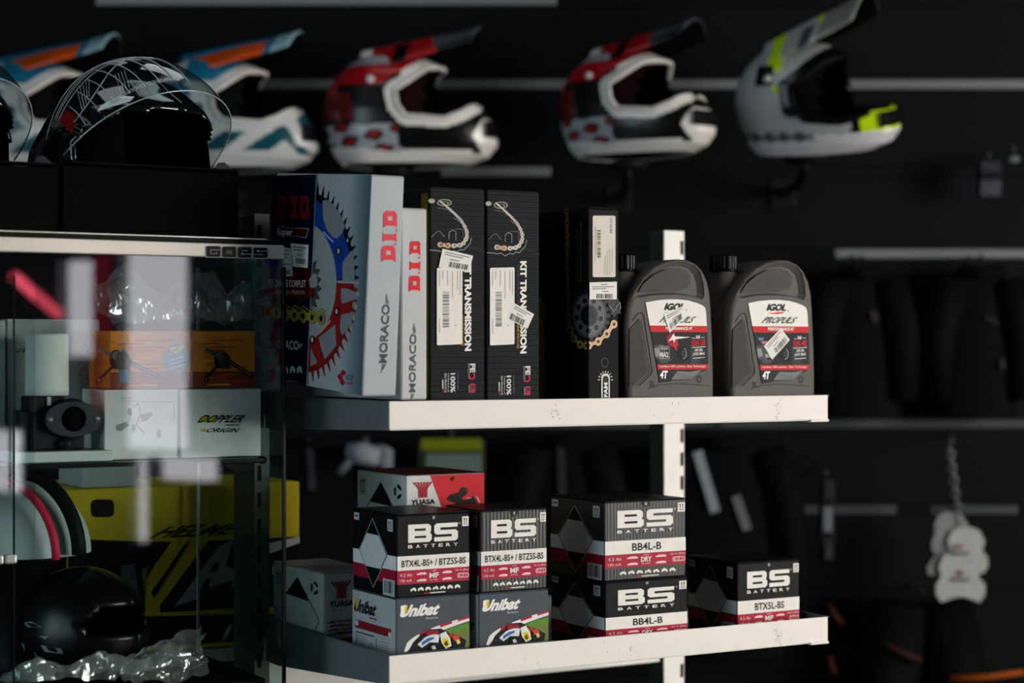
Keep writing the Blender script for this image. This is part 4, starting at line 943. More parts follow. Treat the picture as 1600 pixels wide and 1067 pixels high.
def hsurf(z, a, k=1.):
    xb, xf, w = itp(XB, z), itp(XF, z), itp(WD, z); cx_ = min(max(.13, xb+.02), xf-.02) if z < .25 else (xb+xf)/2
    c, s_ = math.cos(a), math.sin(a)
    return (cx_+((xf-cx_) if c > 0 else (cx_-xb))*c*k, w*s_*k*(abs(s_)**-.12 if abs(s_) > .05 else 1), z)
def mx_helmet(scheme, label, loc, yaw, pitch=0., sc=1.):
    t = thing('motocross_helmet', label, 'helmet', loc, yaw, 'off-road helmets on the back wall')
    PORT = PORT_ if scheme != 'grey' else [(.50, .085), (.41, .098), (.362, .096), (.335, .084), (.300, .078), (.222, .088), (.200, .115)]+PORT_[7:]
    if sc != 1: t.scale = (sc, sc, sc)
    C = lambda h, r=.28: mat(h, r, 0, .03, 12, spec=.3, coat=.2)
    blackc = mat('#050607', .6)
    if scheme == 'red':
        RD, DR, WH, GR, BK = C('#a01218'), C('#5a0a10'), C('#e4e0da'), C('#9aa0a6'), C('#08090b')
        def col(c):
            x, z = c.x, c.z
            d = dpoly(x, z, PORT[:11])
            if d < .021 and x < .37: return WH
            if d < .030 and z > .17: return WH if x > .2 else BK
            if z < .022+.02*(1-min(1, x/.2)): return WH
            if x > .355 and z < .10: return WH if (x-.36) > abs(z-.06)*.4 else BK
            if z < .085 and x < .20:
                v = math.sin(x*95+z*60)+math.sin(z*170-x*40); return GR if v > -.2 else (RD if v < -1.3 else BK)
            if z < .095: return BK if z > .028 else WH
            if z < .158: return DR if x < .10-(z-.09)*.2 else BK
            if z < .175 and x > .05: return BK
            if .222 < z and .03 < x < .17: return GR
            return RD
        pk = lambda i, j: (WH if i < .10 and abs(j) < .55 else BK if .3 < i < .42 and abs(j) > .5 else RD if i < .62 or abs(j) > .85 and i < .7 else C('#4a4d55') if abs(j) < .8 else BK)
    elif scheme == 'blue':
        BL, TE, WH, OR, BK = C('#156a8c'), C('#0f4a56'), C('#c8cac8'), C('#cc4e18'), C('#06121c')
        def col(c):
            x, z = c.x, c.z; d = dpoly(x, z, PORT[:11])
            if d < .024 and x < .37: return WH
            if z < .026: return WH
            if x > .35 and z < .11: return WH if math.sin(x*120+z*90) > -.2 else TE
            if z < .085: return TE if math.sin(x*60-z*90) > -.1 and z > .035 else WH
            if z < .14: return TE if x > .12 else WH
            if z < .19: return BL if x < .14 else WH
            return WH if x < .12 else BL
        pk = lambda i, j: (BL if abs(j) < .62 and i < .5 else OR if abs(j) >= .62 and .12 < i < .78 else C('#22607c') if i < .85 else C('#8fb0bc'))
    else:
        LG, WH, NE, DK, BK = C('#a9aeae'), C('#d8d6da'), C('#c8e814'), C('#4d5658'), C('#070a0a')
        def col(c):
            x, z = c.x, c.z; d = dpoly(x, z, PORT[:11])
            if x > .325 and z > .052: return NE if x > .345 else BK
            if d < .03 and x > .15: return BK if z > .095 else LG
            if .035 < z < .060 and x < .24: return DK if math.sin(x*160)+math.sin(z*300) > -.6 else LG
            if z < .05: return WH
            if z < .085 and x < .03: return NE
            if abs((x-.165)+(z-.15)*.75) < .008 and z < .17: return NE
            if z > .17 and .10 < x < .145 and z < .215: return BK
            if .20 < z and .125 < x < .165: return NE
            return LG
        pk = lambda i, j: (NE if (.10 < i < .24 and abs(j) > .35) or (.55 < i < .63 and abs(j) < .6) else DK if (.42 < i < .56 and abs(j) > .55) else C('#8c8a82') if i > .62 else C('#b4b4b2'))
    inv = Matrix.Translation((0, 0, 0))
    Rp = Matrix.Rotation(pitch, 4, 'Y') @ Matrix.Rotation(.24 if scheme == 'grey' else 0, 4, 'X')
    def fin(q, name, par, solid=None, mats=None):
        for i in range(len(q.v)): q.v[i] = Rp @ (q.v[i]-Vector((.17, 0, .12)))+Vector((.17, 0, .12))
        o = q.build(name, par, inv=inv)
        if solid:
            o.data.materials.append(blackc); md = o.modifiers.new('s', 'SOLIDIFY'); md.thickness = solid; md.offset = -1; md.material_offset = len(o.data.materials)-1; md.material_offset_rim = 0
        return o
    q = MB(); q.grid(lambda u, v: hsurf((1-(1-u)**1.6)*.264, v*2*PI), 120, 200, col, keep=lambda c: not inpoly(c.x, c.z, PORT), flip=True)
    fin(q, 'shell', t, .007)
    # rolled edge round the face port, both sides
    trimm = C('#d8d4cf') if scheme != 'grey' else blackc
    for sgn in (-1, 1):
        pts = []
        pp = PORT[2:11]
        for (x0, z0), (x1, z1) in zip(pp, pp[1:]):
            for k_ in range(5):
                x, z = x0+(x1-x0)*k_/5, z0+(z1-z0)*k_/5; xf = itp(XF, z); cx_ = .13; ca = max(-1, min(1, (x-cx_)/(xf-cx_))); a = math.acos(ca)*sgn
                pts.append(Vector(hsurf(z, a)))
        q = MB(); q.tube(pts, .0055 if scheme != 'grey' else .008, trimm, 8); fin(q, 'port_trim', t)
    # padded lining
    q = MB(); q.grid(lambda u, v: hsurf(.02+u*.22, v*2*PI, .84), 24, 40, mat('#0a0607' if scheme != 'red' else '#1a0507', .9), keep=lambda c: c.x < .25 or c.z < .09 or c.z > .2 and c.x < .26); fin(q, 'lining', t)
    q = MB(); q.grid(lambda u, v: (.385+.012*math.cos((v-.5)*3)+.0*u, (v-.5)*.11, .058+u*.035), 4, 8, mat('#0c0d0e', .5)); fin(q, 'chin_vent', t, .006)
    # peak
    up = .0 if scheme != 'grey' else .055
    PL = .27 if scheme != 'grey' else .255
    def pf(u, v):
        j = v*2-1; hw = .090-(.026 if scheme != 'grey' else .016)*u-.004*math.sin(u*9); x = .095+PL*u-.012*j*j*u; z = .262+.018*math.sin(min(1, u*1.7)*PI/2)+.026*u*u*1.3+up*u - ((.062-.022*u) if scheme != 'grey' else (.060-.0*u))*abs(j)**2.2
        z = max(z, .2)+(.006 if abs(abs(j)-.45) < .12 else 0)*(1-u); return (x, j*hw, z)
    q = MB()
    nu, nv = 30, 24; pts = [[Vector(pf(i/nu, j/nv)) for j in range(nv+1)] for i in range(nu+1)]; q.v = [p_ for r in pts for p_ in r]
    for i in range(nu):
        for j in range(nv):
            q.f.append([i*(nv+1)+j, (i+1)*(nv+1)+j, (i+1)*(nv+1)+j+1, i*(nv+1)+j+1]); q.m.append(q.mi(pk((i+.5)/nu, (j+.5)/nv*2-1))); q.smooth.append(True)
    o = fin(q, 'peak', t, .004)
    for sgn in (-1, 1):
        q = MB(); q.lathe([(.009, 0), (.009, .005), (.006, .007)], C('#d0d0d0'), Vector((.135, sgn*.112, .185)), Vector((0, sgn, 0)), 14); fin(q, 'peak_screw', t)
    return t
def holder(px, pyb, Y, n):
    x = (px-CX)/F*Y; z0 = zat(pyb, Y)
    t = thing('helmet_hook', 'black wall hook with cup carrying %s' % n, 'hook', (x, WY1-.01, z0-.05))
    m_ = mat('#15181b', .4)
    q = MB(); q.tube([(x, WY1-.008, z0-.055), (x, Y+.05, z0-.055), (x, Y, z0-.03), (x, Y, z0-.003)], .012, m_, 10); q.build('arm', t)
    q = MB(); q.lathe([(.02, -.02), (.045, -.012), (.05, 0)], m_, Vector((x, Y, z0)), n=20); q.build('cup', t)
    q = MB(); q.abox(x-.03, x+.03, WY1-.012, WY1-.006, z0-.09, z0-.02, m_, .002); q.build('wall_plate', t)
YH = 4.36
def put(scheme, pxb, pyb, yaw, label, hname, pitch=0., Y=YH, sc=1.):
    x = (pxb-CX)/F*Y; z = zat(pyb, Y); a = math.radians(yaw)
    c = Vector((x, Y, z))
    mx_helmet(scheme, label, c, a, pitch, sc); mid = c+Vector((.16*math.cos(a), .16*math.sin(a), 0))
    holder(CX+mid.x/mid.y*F, pyb+2, mid.y, hname)
put('red', 509, 262, -10, 'red, white and black motocross helmet, the left red one above the silver cartons', 'the left red helmet')
put('red', 889, 252, -36, 'red, white and black motocross helmet, the red one nearer the grey helmet', 'the right red helmet', sc=.94)
put('grey', 1160, 242, -36, 'grey and neon yellow motocross helmet, rightmost on the wall, peak raised', 'the grey and neon helmet', pitch=.05, sc=.95)
put('blue', 232, 268, -10, 'blue, white and orange motocross helmet half hidden by the black helmet visor', 'the blue helmet with orange peak')
put('blue', -52, 272, -10, 'blue, white and orange motocross helmet at the left frame edge, mostly hidden', 'the leftmost blue helmet')

# ================================================================ BLACK ROAD HELMETS with clear visors on the display case
def road_helmet(loc, yaw, label):
    t = thing('road_helmet', label, 'helmet', loc, yaw, 'black full-face helmets on the display case')
    bk = mat('#0a0b0d', .12, 0, .02, 20, spec=.5, coat=.6); rub = mat('#060607', .6)
    XBr = [(0, .01), (.04, -.045), (.09, -.062), (.13, -.045), (.17, -.010), (.205, .035), (.235, .085), (.25, .13)]
    XFr = [(0, .225), (.03, .255), (.07, .268), (.11, .268), (.15, .258), (.19, .235), (.225, .19), (.25, .132)]
    WDr = [(0, .085), (.04, .108), (.09, .122), (.14, .124), (.18, .112), (.215, .085), (.24, .045), (.25, .002)]
    def sf(z, a, k=1., zz=0):
        xb, xf, w = itp(XBr, z), itp(XFr, z), itp(WDr, z); cx_ = .13
        c, s_ = math.cos(a), math.sin(a); return Vector((cx_+((xf-cx_) if c > 0 else (cx_-xb))*c*k, w*s_*k, z))
    port = [(.40, .085), (.25, .082), (.18, .090), (.155, .105), (.15, .13), (.165, .155), (.21, .178), (.255, .186), (.40, .188)]
    inv = Matrix.Identity(4)
    q = MB(); q.grid(lambda u, v: sf((1-(1-u)**1.6)*.25, v*2*PI), 48, 80, bk, keep=lambda c: not inpoly(c.x, c.z, port), flip=True); o = q.build('shell', t, inv=inv)
    o.data.materials.append(rub); md = o.modifiers.new('s', 'SOLIDIFY'); md.thickness = .006; md.offset = -1; md.material_offset = 1
    q = MB(); q.grid(lambda u, v: sf(.02+u*.2, v*2*PI, .86), 18, 30, mat('#070708', .95), keep=lambda c: c.x < .2 or c.z < .07); q.build('lining', t, inv=inv)
    # raised clear visor: a band of an ellipsoid turned up about the side pivots
    pv = Vector((.125, 0, .125)); R = Matrix.Rotation(math.radians(-52), 4, 'Y')
    def vf(u, v, k=1.):            # u 0 bottom .. 1 top, v 0 right side .. 1 left side
        a = (v*2-1)*math.radians(86); e = math.radians(-22+54*u); r = .166-.026*u; ca = max(0, math.cos(a))**.85
        p_ = Vector((r*math.cos(e)*ca-.012*(1-ca), math.sin(a)*.136, r*math.sin(e)*ca+(.034*(u-.5))*(1-ca)))*k
        return R @ p_+pv
    vis = glassmat('visor_clear', '#d4dcdc', .07, .02, .9)
    q = MB(); q.grid(vf, 24, 48, vis); vo = q.build('visor', t, inv=inv)
    rim = mat('#9fb0b4', .15, .3)
    q = MB(); q.tube([vf(0, i/40) for i in range(41)], .0010, rim, 6); q.tube([vf(1, i/40) for i in range(41)], .0008, rim, 6); q.build('visor_rim', vo, inv=inv)
    # printed film: white lines and lettering on the visor
    wl = mat('#b9bcc0', .5); q = MB()
    def ln(pts, w=.0012, m_=wl, k=1.006):
        P_ = [vf(a, b, k) for a, b in pts]; q.tube(P_, w/2, m_, 4)
    for i in range(8): v_ = .10+i*.055; ln([(.12+.03*i/11+.8*(j/8)*(1-.3*abs(i-5)/5), v_+.012*j/8) for j in range(9)], .0014)
    for off in (.88, .93, .80): ln([(off-.25*(1-math.sin(PI*(.06+b*.012)*2))*.3, .06+b*.02) for b in range(25)], .0010)
    ln([(.55-.2*math.cos(b*.2), .08+b*.022) for b in range(20)], .0012)
    for i in range(5): ln([(.35+.03*i, .12+.012*i), (.75, .17+.014*i)], .0009)
    for i in range(4): ln([(.15+.02*i, .24+.012*i), (.5, .28+.012*i)], .0009)
    q.build('visor_print', vo, inv=inv)
    q = MB()   # lettering row following the lower edge and the white monogram
    gv, gf = glyphs('HOMOLOGATION ECE R22.05 ECE APPROVED', .01)
    q.add([vf(.13+.05*y, .20+.25*x, 1.008) for x, y in gv], gf, wl)
    q.build('lettering', vo, inv=inv); q = MB()
    for poly in ([(.62,.33),(.95,.33),(.95,.36),(.78,.385),(.95,.385),(.95,.42),(.62,.42),(.62,.395),(.80,.365),(.62,.36)],):
        q.add([vf(a, b, 1.008) for a, b in poly], [list(range(len(poly)))], mat('#d8d8d8', .4))
    q.build('monogram', vo, inv=inv)
    q = MB(); q.add([vf(a, b, 1.008) for a, b in ((.16,.15),(.20,.17),(.16,.235),(.06,.27),(.03,.25),(.09,.19))], [[0,1,2,3,4,5]], mat('#e4e6e8', .3)); q.build('white_tab', vo, inv=inv)  # bright highlight on the visor, painted as a flat white patch
    q = MB(); q.add([vf(a, b, 1.006) for a, b in ((.2,.055),(.7,.06),(.75,.10),(.45,.10),(.35,.085))], [[0,1,2,3,4]], mat('#7c1018', .4)); q.build('red_tab', vo, inv=inv)
    for sgn in (-1, 1):
        q = MB(); q.lathe([(.026, -.012), (.026, .004), (.022, .008), (.010, .009)], rub, Vector((.115, sgn*.122, .118)), Vector((0, sgn, 0)), 24); q.build('pivot_cover', t, inv=inv)
    q = MB(); q.grid(lambda u, v: (.03+.10*u, -.05+.1*v, .235+.02*math.sin(u*PI)*math.sin(v*PI)+.012*u), 10, 10, bk); q.build('top_vent', t, inv=inv)
    gv, gf = glyphs('V27', .02); q = MB(); pts = []
    for x, y in gv: 
        pp_ = sf(.06+.008*y, -1.15+.09*x, 1.006); pts.append(pp_)
    q.add(pts, gf, wl); q.build('small_mark', t, inv=inv)
    return t
zt_ = ZC1+.007
hb = Cc(0, 0, 0)
yw = math.radians(-38); fwd = Vector((math.cos(yw), math.sin(yw), 0)); lat = Vector((-math.sin(yw), math.cos(yw), 0))
pvp = C0+V*.212-lat*.125; cen = pvp+U*solve(pvp, U, 94)+lat*.125
RH = cen-fwd*.125; RH.z = zt_+.001
road_helmet(RH, yw, 'black full-face helmet with raised clear printed visor, on the display case behind the dark box')
road_helmet(RH-U*.292, yw, 'black full-face helmet cut by the left frame edge, clear printed visor')
# dark cartons on the case
def case_box(pxl, pxr, t0, d, ytop, label):
    s0 = solve(C0+V*t0, U, pxl); c = Cc(s0, t0, zt_); w = solve(c, U, pxr); b = Bx(c, w, d, zat(ytop, c.y)-zt_)
    t = b.root('helmet_carton', label, 'box', 'dark open cartons on the display case'); m_ = mat('#030406', .7, 0, .1, 20, 0, 300, .04); m2 = mat('#080a0d', .7, 0, .1, 20, 0, 300, .04)
    th = .003
    for nm, o_, a_, b_ in (('front_wall', b.c, b.e1*w, b.e2*th), ('back_wall', b.c+b.e2*(d-th), b.e1*w, b.e2*th), ('side_wall', b.c, b.e1*th, b.e2*d), ('side_wall', b.c+b.e1*(w-th), b.e1*th, b.e2*d)):
        q = MB(); q.box(o_, a_, b_, Z*b.h, m_, .0008); q.build(nm, t)
    q = MB(); q.box(b.c, b.e1*w, b.e2*d, Z*.002, m_); q.build('bottom', t)
    top = b.c+Z*b.h
    q = MB(); q.prism([top, top+b.e1*w, top+b.e1*(w-.01)-b.e2*.02+Z*.002, top+b.e1*.01-b.e2*.02+Z*.002], Z*.002, m2); q.build('flap', t)
    q = MB(); q.prism([top+b.e1*(w-.035), top+b.e1*(w-.028)+Z*.014, top+b.e1*(w-.020)+Z*.015, top+b.e1*(w-.001)], b.e2*.003, mat('#23282d', .4)); q.build('tab', t)
    return b
cb = case_box(98, 372, .004, .042, 258, 'dark open carton on the display case, in front of the black helmet')
case_box(-140, 92, .004, .042, 251, 'dark carton at the left frame edge, in front of the cut off helmet')

# ================================================================ INSIDE THE DISPLAY CASE
def cfor(px, t): return solve(C0+V*t, U, px)
def casebox(pxl, pxr, t0, d, ytop, zb, label, m_, cat='box', name='carton_box', group=None, ang=0.):
    s0 = cfor(pxl, t0); c = Cc(s0, t0, zb); w = solve(c, U, pxr); b = Bx(c, w, d, zat(ytop, c.y)-zb, ang)
    t = b.root(name, label, cat, group); b.body(t, m_, .0015); return b, t
zs = ZG+.001
# plain and printed white cartons, orange cartons
b1, t1 = casebox(283, 408, .06, .10, 609, zs, 'white carton with yellow and black lettering, at the right end of the glass shelf', mat('#e2e5e3', .5), 'box', 'carton_box')
p = Print(b1.face('front'), cropmap(b1.face('front'), 0, 360, 2.9636), 0, .45)
p.poly([(925, 862), (1000, 862), (985, 890), (918, 890)], '#c8c020', 1); p.text('DOPPLER', (932, 854), (924, 890), (1126, 890), '#0c0d0e', 3, .03, .15)
p.text('INSIDE', (1045, 896), (1040, 905), (1108, 905), '#17191b', 3, .03, .2); p.text('ORIGIN', (962, 915), (956, 935), (1100, 935), '#17191b', 3, .02, .1); p.rect(930, 918, 958, 932, '#c4bd3a', 2)
p.line([(960, 760), (962, 830)], .0006, '#a0a6a4', 2); p.build('printed_front', t1)
q = MB(); q.box(b1.c+Z*(b1.h+.0002)+b1.e1*.001, b1.e1*(b1.w-.002), b1.e2*b1.d*.98, Z*.0008, mat('#a8aeac', .5)); q.build('top_flap', t1)
b2, t2 = casebox(163, 279, .066, .10, 609, zs, 'white carton with faint crankcase drawing, left of the lettered carton', mat('#e2e5e3', .5), 'box', 'carton_box')
p = Print(b2.face('front'), cropmap(b2.face('front'), 0, 360, 2.9636), 0, .5); g = '#8e9696'
p.line([(560, 790), (805, 795), (805, 880)], .0006, g, 1); p.ell(600, 840, 10, 18, g, 1); p.ell(618, 915, 8, 18, g, 1); p.poly([(535, 905), (580, 885), (600, 900), (560, 930), (537, 925)], g, 1); p.poly([(650, 855), (700, 840), (706, 852), (680, 880), (655, 885)], g, 1)
p.line([(620, 820), (640, 800), (650, 850), (630, 900), (670, 940)], .001, g, 1); p.line([(610, 850), (590, 890)], .001, g, 1); p.ell(735, 940, 11, 20, '#a8b0a8', 1); p.text('MOTO', (560, 772), (560, 782), (600, 782), g, 1)
p.build('printed_front', t2)
zo = max(b1.c.z+b1.h, b2.c.z+b2.h)+.0016
def orange(pxl, pxr, lab, full):
    b, t = casebox(pxl, pxr, .062, .09, 516.5, zo, lab, mat('#e08a20', .5, 0, .15, 14), 'box', 'carton_box', 'orange crankshaft cartons')
    f = b.face('front'); p = Print(f, None, 0, .45, .05); rnd = random.Random(3)
    p.rect(.004, .72, .996, .994, '#82321a', 1)
    for i in range(16):
        y = .04+i*.06; x0 = rnd.uniform(0, .5); x1 = x0+rnd.uniform(.2, .5); p.poly([(x0, y), (min(.99, x1), y-.01), (min(.99, x1+.05), y+.018), (max(.01, x0-.03), y+.022)], rnd.choice(('#f08a28', '#d05a20', '#f0a830', '#b84820')), 1.5)
    p.poly([(.01, .16), (.3, .30), (.55, .22), (.6, .12), (.99, .08), (.99, .03), (.01, .02)], '#f09030', 1.4)
    x0 = .52 if full else .18
    k = '#17120e'
    p.line([(x0, .5), (x0+.42, .80)], .006, '#201a16', 4); p.line([(x0, .5), (x0+.40, .785)], .0016, '#7a7468', 5); p.line([(x0-.12, .45), (x0-.30, .33)], .006, '#5a5650', 4)
    p.ell(x0-.10, .50, .085, .17, k, 4); p.ell(x0-.03, .52, .085, .16, '#3a342e', 5); p.ell(x0-.10, .43, .05, .08, '#6a645a', 5); p.ell(x0+.03, .55, .05, .13, '#1c1814', 6)
    p.line([(x0-.14, .62), (x0-.31, .84)], .004, k, 4); p.ell(x0-.31, .85, .04, .06, k, 4); p.ell(x0-.31, .85, .018, .03, '#8c5030', 5)
    if not full:
        p.ell(.82, .49, .155, .27, '#2c8ab4', 6, 24); p.text('TOP', (.735, .30), (.72, .43), (.90, .36), '#e0d860', 7, .05, .1)
        for i in range(3): p.line([(.73, .52+i*.07), (.91, .45+i*.07)], .0012, '#b8d8e4', 7)
        p.poly([(.10, .5), (.16, .30), (.24, .42), (.26, .9), (.12, .9)], '#4c708c', 4)
    p.build('printed_front', t); return b
o1 = orange(301, 399, 'orange carton with a crankshaft picture, at the right on the white lettered carton', True)
o2 = orange(171, 297.5, 'orange carton with blue oval TOP sticker, left of its twin', False)
# tall pale cartons at the left
b3, t3 = casebox(11, 156, .17, .09, 498, zs, 'tall pale carton behind the carburettor, letters N and D showing', mat('#c3c9c8', .5), 'box', 'carton_box')
p = Print(b3.face('front'), cropmap(b3.face('front'), 0, 360, 2.9636), 0, .45); p.text('N', (378, 545), (378, 565), (408, 565), '#15181b', 2, .03); p.text('DOPPLER', (86, 545), (80, 565), (240, 565), '#6a5c34', 2, .05, .2)
for a, b_ in ((660, 385), (700, 395), (740, 385), (620, 380)): p.ring(b_, a, 18, 16, 15, 13, '#8e9696', 1, 12)
p.ring(160, 700, 40, 60, 37, 56, '#8e9696', 1, 16); p.ring(385, 690, 20, 60, 18, 57, '#8e9696', 1, 14)
p.build('printed_front', t3)
b4, t4 = casebox(-110, 9, .165, .09, 500, zs, 'tall pale carton cut by the left frame edge', mat('#b8c0bf', .5), 'box', 'carton_box')
# pale tray card under the carburettor
s0 = cfor(24, .05); c = Cc(s0, .05, zs); w = solve(c, U, 176)
q = MB(); q.box(c, U*w, V*.09, Z*.014, mat('#d0d8d5', .5), .001); tag(q.build('card_tray'), 'flat pale card tray under the carburettor', 'tray')
# carburettor with a white float bowl cover
zc0 = zs+.0145
s0 = cfor(94, .06); cc_ = Cc(s0, .06+.04, zc0); t = thing('carburettor', 'dark carburettor with an oval intake flange and tall white cylinder on top', 'carburettor', cc_, math.atan2(U.y, U.x))
km = mat('#1e2429', .45, .4, .1, 60, .2, 200); km2 = mat('#2f3438', .4, .5, .1, 60)
kk = cc_.y/F
q = MB(); q.box(cc_-U*.034+V*-.02, U*.074, V*.045, Z*.048, km, .003); q.box(cc_-U*.050-V*.015, U*.03, V*.03, Z*.034+Z*.02, mat('#1c2030', .5), .003); q.build('body', t)
q = MB(); q.box(cc_-U*.036-V*.018+Z*.049, U*.05, V*.04, Z*.024, mat('#232024', .5), .002); q.build('upper_block', t)
q = MB(); q.lathe([(.0285, 0), (.029, .008), (.0285, .010), (.0285, .080), (.027, .083)], mat('#e4e8e5', .4, 0, .05, 20), cc_+U*(-.006)+Z*.0735, n=40); q.build('white_cylinder', t)
fcn = cc_+U*.020-V*.030+Z*.042
q = MB(); q.lathe([(.028, 0), (.028, -.010), (.022, -.014), (.020, -.016)][::-1] if False else [(.026, -.012), (.028, .004)], km2, fcn+V*.006, V*-1, 30)
# oval flange ring with two bolt ears
N = 36; vs = []
for dep in (0, .006):
    for i in range(N):
        a = 2*PI*i/N; r = .025+.014*abs(math.cos(a))**3; vs.append(fcn+U*r*math.cos(a)+Z*r*math.sin(a)*(.95)-V*dep)
for dep in (0, .006):
    for i in range(N): a = 2*PI*i/N; vs.append(fcn+U*.017*math.cos(a)+Z*.017*math.sin(a)-V*dep)
fs = []
for i in range(N):
    j = (i+1) % N; fs += [(i, j, N+j, N+i), (N+i, N+j, 3*N+j, 3*N+i), (3*N+i, 3*N+j, 2*N+j, 2*N+i)]
q2 = MB(); q2.add(vs, fs, km2); q2.build('intake_flange', t); q.build('intake_boss', t)
q = MB(); q.lathe([(.0165, 0), (.0165, .001)], mat('#030303', .9), fcn-V*.0005, V*-1, 24); q.build('bore', t)
for e in (-1, 1): q = MB(); q.lathe([(.0042, 0), (.0042, .0012)], mat('#8c9294', .4, .6), fcn+U*.032*e-V*.0062, V*-1, 12); q.build('bolt_hole', t)
q = MB(); q.lathe([(.010, 0), (.010, .012), (.006, .014)], km, cc_+U*.012-V*.024-Z*.0+Z*.001, Z, 16); q.build('drain_screw', t)
q = MB(); q.box(cc_-U*.012-V*.022+Z*.060, U*.005, V*.004, Z*.012, mat('#9aa0a0', .4, .5)); q.build('clip', t)
# crumpled clear film
film = glassmat('clear_film', '#f2f5f4', .14, .12, .95, (1, 1, 1), .13)
def crumple(nm, label, cat, gx, gy, fnc, seed):
    rnd = random.Random(seed); import mathutils.noise as N_
    def f(u, v):
        b = Vector(fnc(u, v)); n = N_.noise_vector(b*26+Vector((seed, 0, 0)))*.011+N_.noise_vector(b*70+Vector((0, seed, 0)))*.005; r = N_.voronoi(b*30)[0]; return b+n+Z*(r[1]-r[0])*.010
    q = MB(); q.grid(f, gx, gy, film, smooth=False); o = q.build(nm); tag(o, label, cat); return o
def bagf(pl, pr, t0, t1, z0, zh):
    s0, s1 = cfor(pl, t0), cfor(pr, t0)
    def f(u, v): a = v*PI; r = 1-.25*abs(u*2-1)**3; return Cc(s0+(s1-s0)*u, t0+(t1-t0)*(.5-.5*math.cos(a)), z0+zh*r*math.sin(a)**.7*(.75+.25*math.sin(u*7))+.002)
    return f
ztop = o1.c.z+o1.h+.008
crumple('plastic_bag', 'crumpled clear plastic bag on the right orange carton, bright creases', 'bag', 44, 40, bagf(303, 398, .064, .135, ztop+.004, .075), 3)
crumple('plastic_bag', 'crumpled clear plastic bag on the left orange carton, behind the glass reflection', 'bag', 44, 40, bagf(172, 296, .064, .135, ztop+.004, .072), 9)
# lower compartment: black helmet, red trimmed pale helmet, clear bag
zl = ZG2+.001
def simple_helmet(loc, yaw, r, m_, label, white):
    t = thing('display_helmet', label, 'helmet', loc, yaw); inv = Matrix.Identity(4)
    def sf(u, v, k=1.):
        e = -.75+u*2.3; a = v*2*PI; return Vector((math.cos(a)*math.cos(min(e, PI/2))*r*1.12*k, math.sin(a)*math.cos(min(e, PI/2))*r*.92*k, r*.74+math.sin(min(e, PI/2))*r*k))
    port = [(r*2, r*.75), (r*.72, r*.72), (r*.62, r*.95), (r*.78, r*1.2), (r*2, r*1.22)]
    q = MB(); q.grid(sf, 30, 56, m_, keep=lambda c: not inpoly(c.x, c.z, port), flip=True); o = q.build('shell', t, inv=inv)
    o.data.materials.append(mat('#0a0b0c', .8)); md = o.modifiers.new('s', 'SOLIDIFY'); md.thickness = .006; md.offset = -1; md.material_offset = 1
    q = MB(); q.grid(lambda u, v: sf(u, v, .88), 16, 28, mat('#070809', .9), keep=lambda c: c.x < r*.5); q.build('lining', t, inv=inv)
    return t, sf, inv, r
cbh = Cc(cfor(140, .135), .162, zl)
t, sf, inv, r = simple_helmet(cbh, math.radians(-30), .088, mat('#07080a', .3, 0, .03, 20, spec=.4), 'black helmet with white shard graphics, in the lower part of the display case', False)
wm = mat('#9aa3a4', .4)
for nm, poly in (('graphic', [(.275,-.03),(.26,.05),(.20,.105),(.13,.12),(.20,.04)]), ('graphic', [(.27,.125),(.255,.18),(.22,.185),(.225,.135)]), ('graphic', [(.335,-.01),(.34,.03),(.32,.03),(.30,.005)]), ('graphic', [(.33,.12),(.335,.15),(.31,.14)]), ('graphic', [(.40,.06),(.42,.09),(.39,.13),(.375,.08)])):
    q = MB(); q.add([sf(a, .62+b, 1.012) for a, b in poly], [list(range(len(poly)))], wm); q.build(nm, t, inv=inv)
# pale helmet with red edge trim
cbp = Cc(cfor(30, .215), .212, zl+.0)
tp = thing('trimmed_helmet', 'pale open helmet shell with red edge trim, upper left of the lower compartment', 'helmet', cbp, math.radians(-20))
def pf2(u, v): a = v*2*PI; e = u*PI/2; return Vector((math.cos(a)*math.cos(e)*.098, math.sin(a)*math.cos(e)*.098, math.sin(e)*.100+.172))
q = MB(); q.grid(lambda u, v: pf2(u, v), 20, 40, mat('#b4c4c6', .35, 0, .04, 10)); q.build('shell', tp, inv=Matrix.Identity(4))
q = MB(); q.lathe([(.050, 0), (.045, .02), (.040, .16), (.09, .171)], mat('#0c0e10', .5), Vector((0, 0, 0)), n=40); q.build('stand', tp, inv=Matrix.Identity(4))
def arcp(k, up=0.): return [Vector((math.sin(a)*.0-.0+math.cos(a)*.103*k*math.cos(yaw_), math.cos(a)*.103*k*math.sin(yaw_), 0.172+math.sin(a)*.105*k+up)) for yaw_ in (-.10,) for a in [PI*i/24 for i in range(25)]]
q = MB(); q.tube([p_+Vector((0, -.055, 0)) for p_ in arcp(1.0)], .0055, mat('#d02a46', .4), 8); q.build('edge_trim', tp, inv=Matrix.Identity(4))
q = MB(); q.tube([p_+Vector((.008, -.02, .004)) for p_ in arcp(1.06)], .010, mat('#111416', .6), 8); q.build('padding', tp, inv=Matrix.Identity(4))
# clear bag lying at the bottom and hanging over the helmet
crumple('plastic_bag', 'crumpled clear plastic bag standing at the bottom of the display case', 'bag', 40, 36, (lambda u, v: Cc(cfor(195, .03)+(cfor(328, .03)-cfor(195, .03))*u, .042+.02*math.sin(v*PI), zl+.005+(.018+.060*(u**.6))*v*(1-.25*(u > .9)))), 5)
crumple('plastic_film', 'flat crumpled clear film lying along the bottom of the display case', 'film', 60, 30, (lambda u, v: Cc(cfor(8, .03)+(cfor(300, .03)-cfor(8, .03))*u, .028+.026*v, zl+.020+.026*math.sin(v*PI)*(.5+.5*math.sin(u*9)**2))), 7)
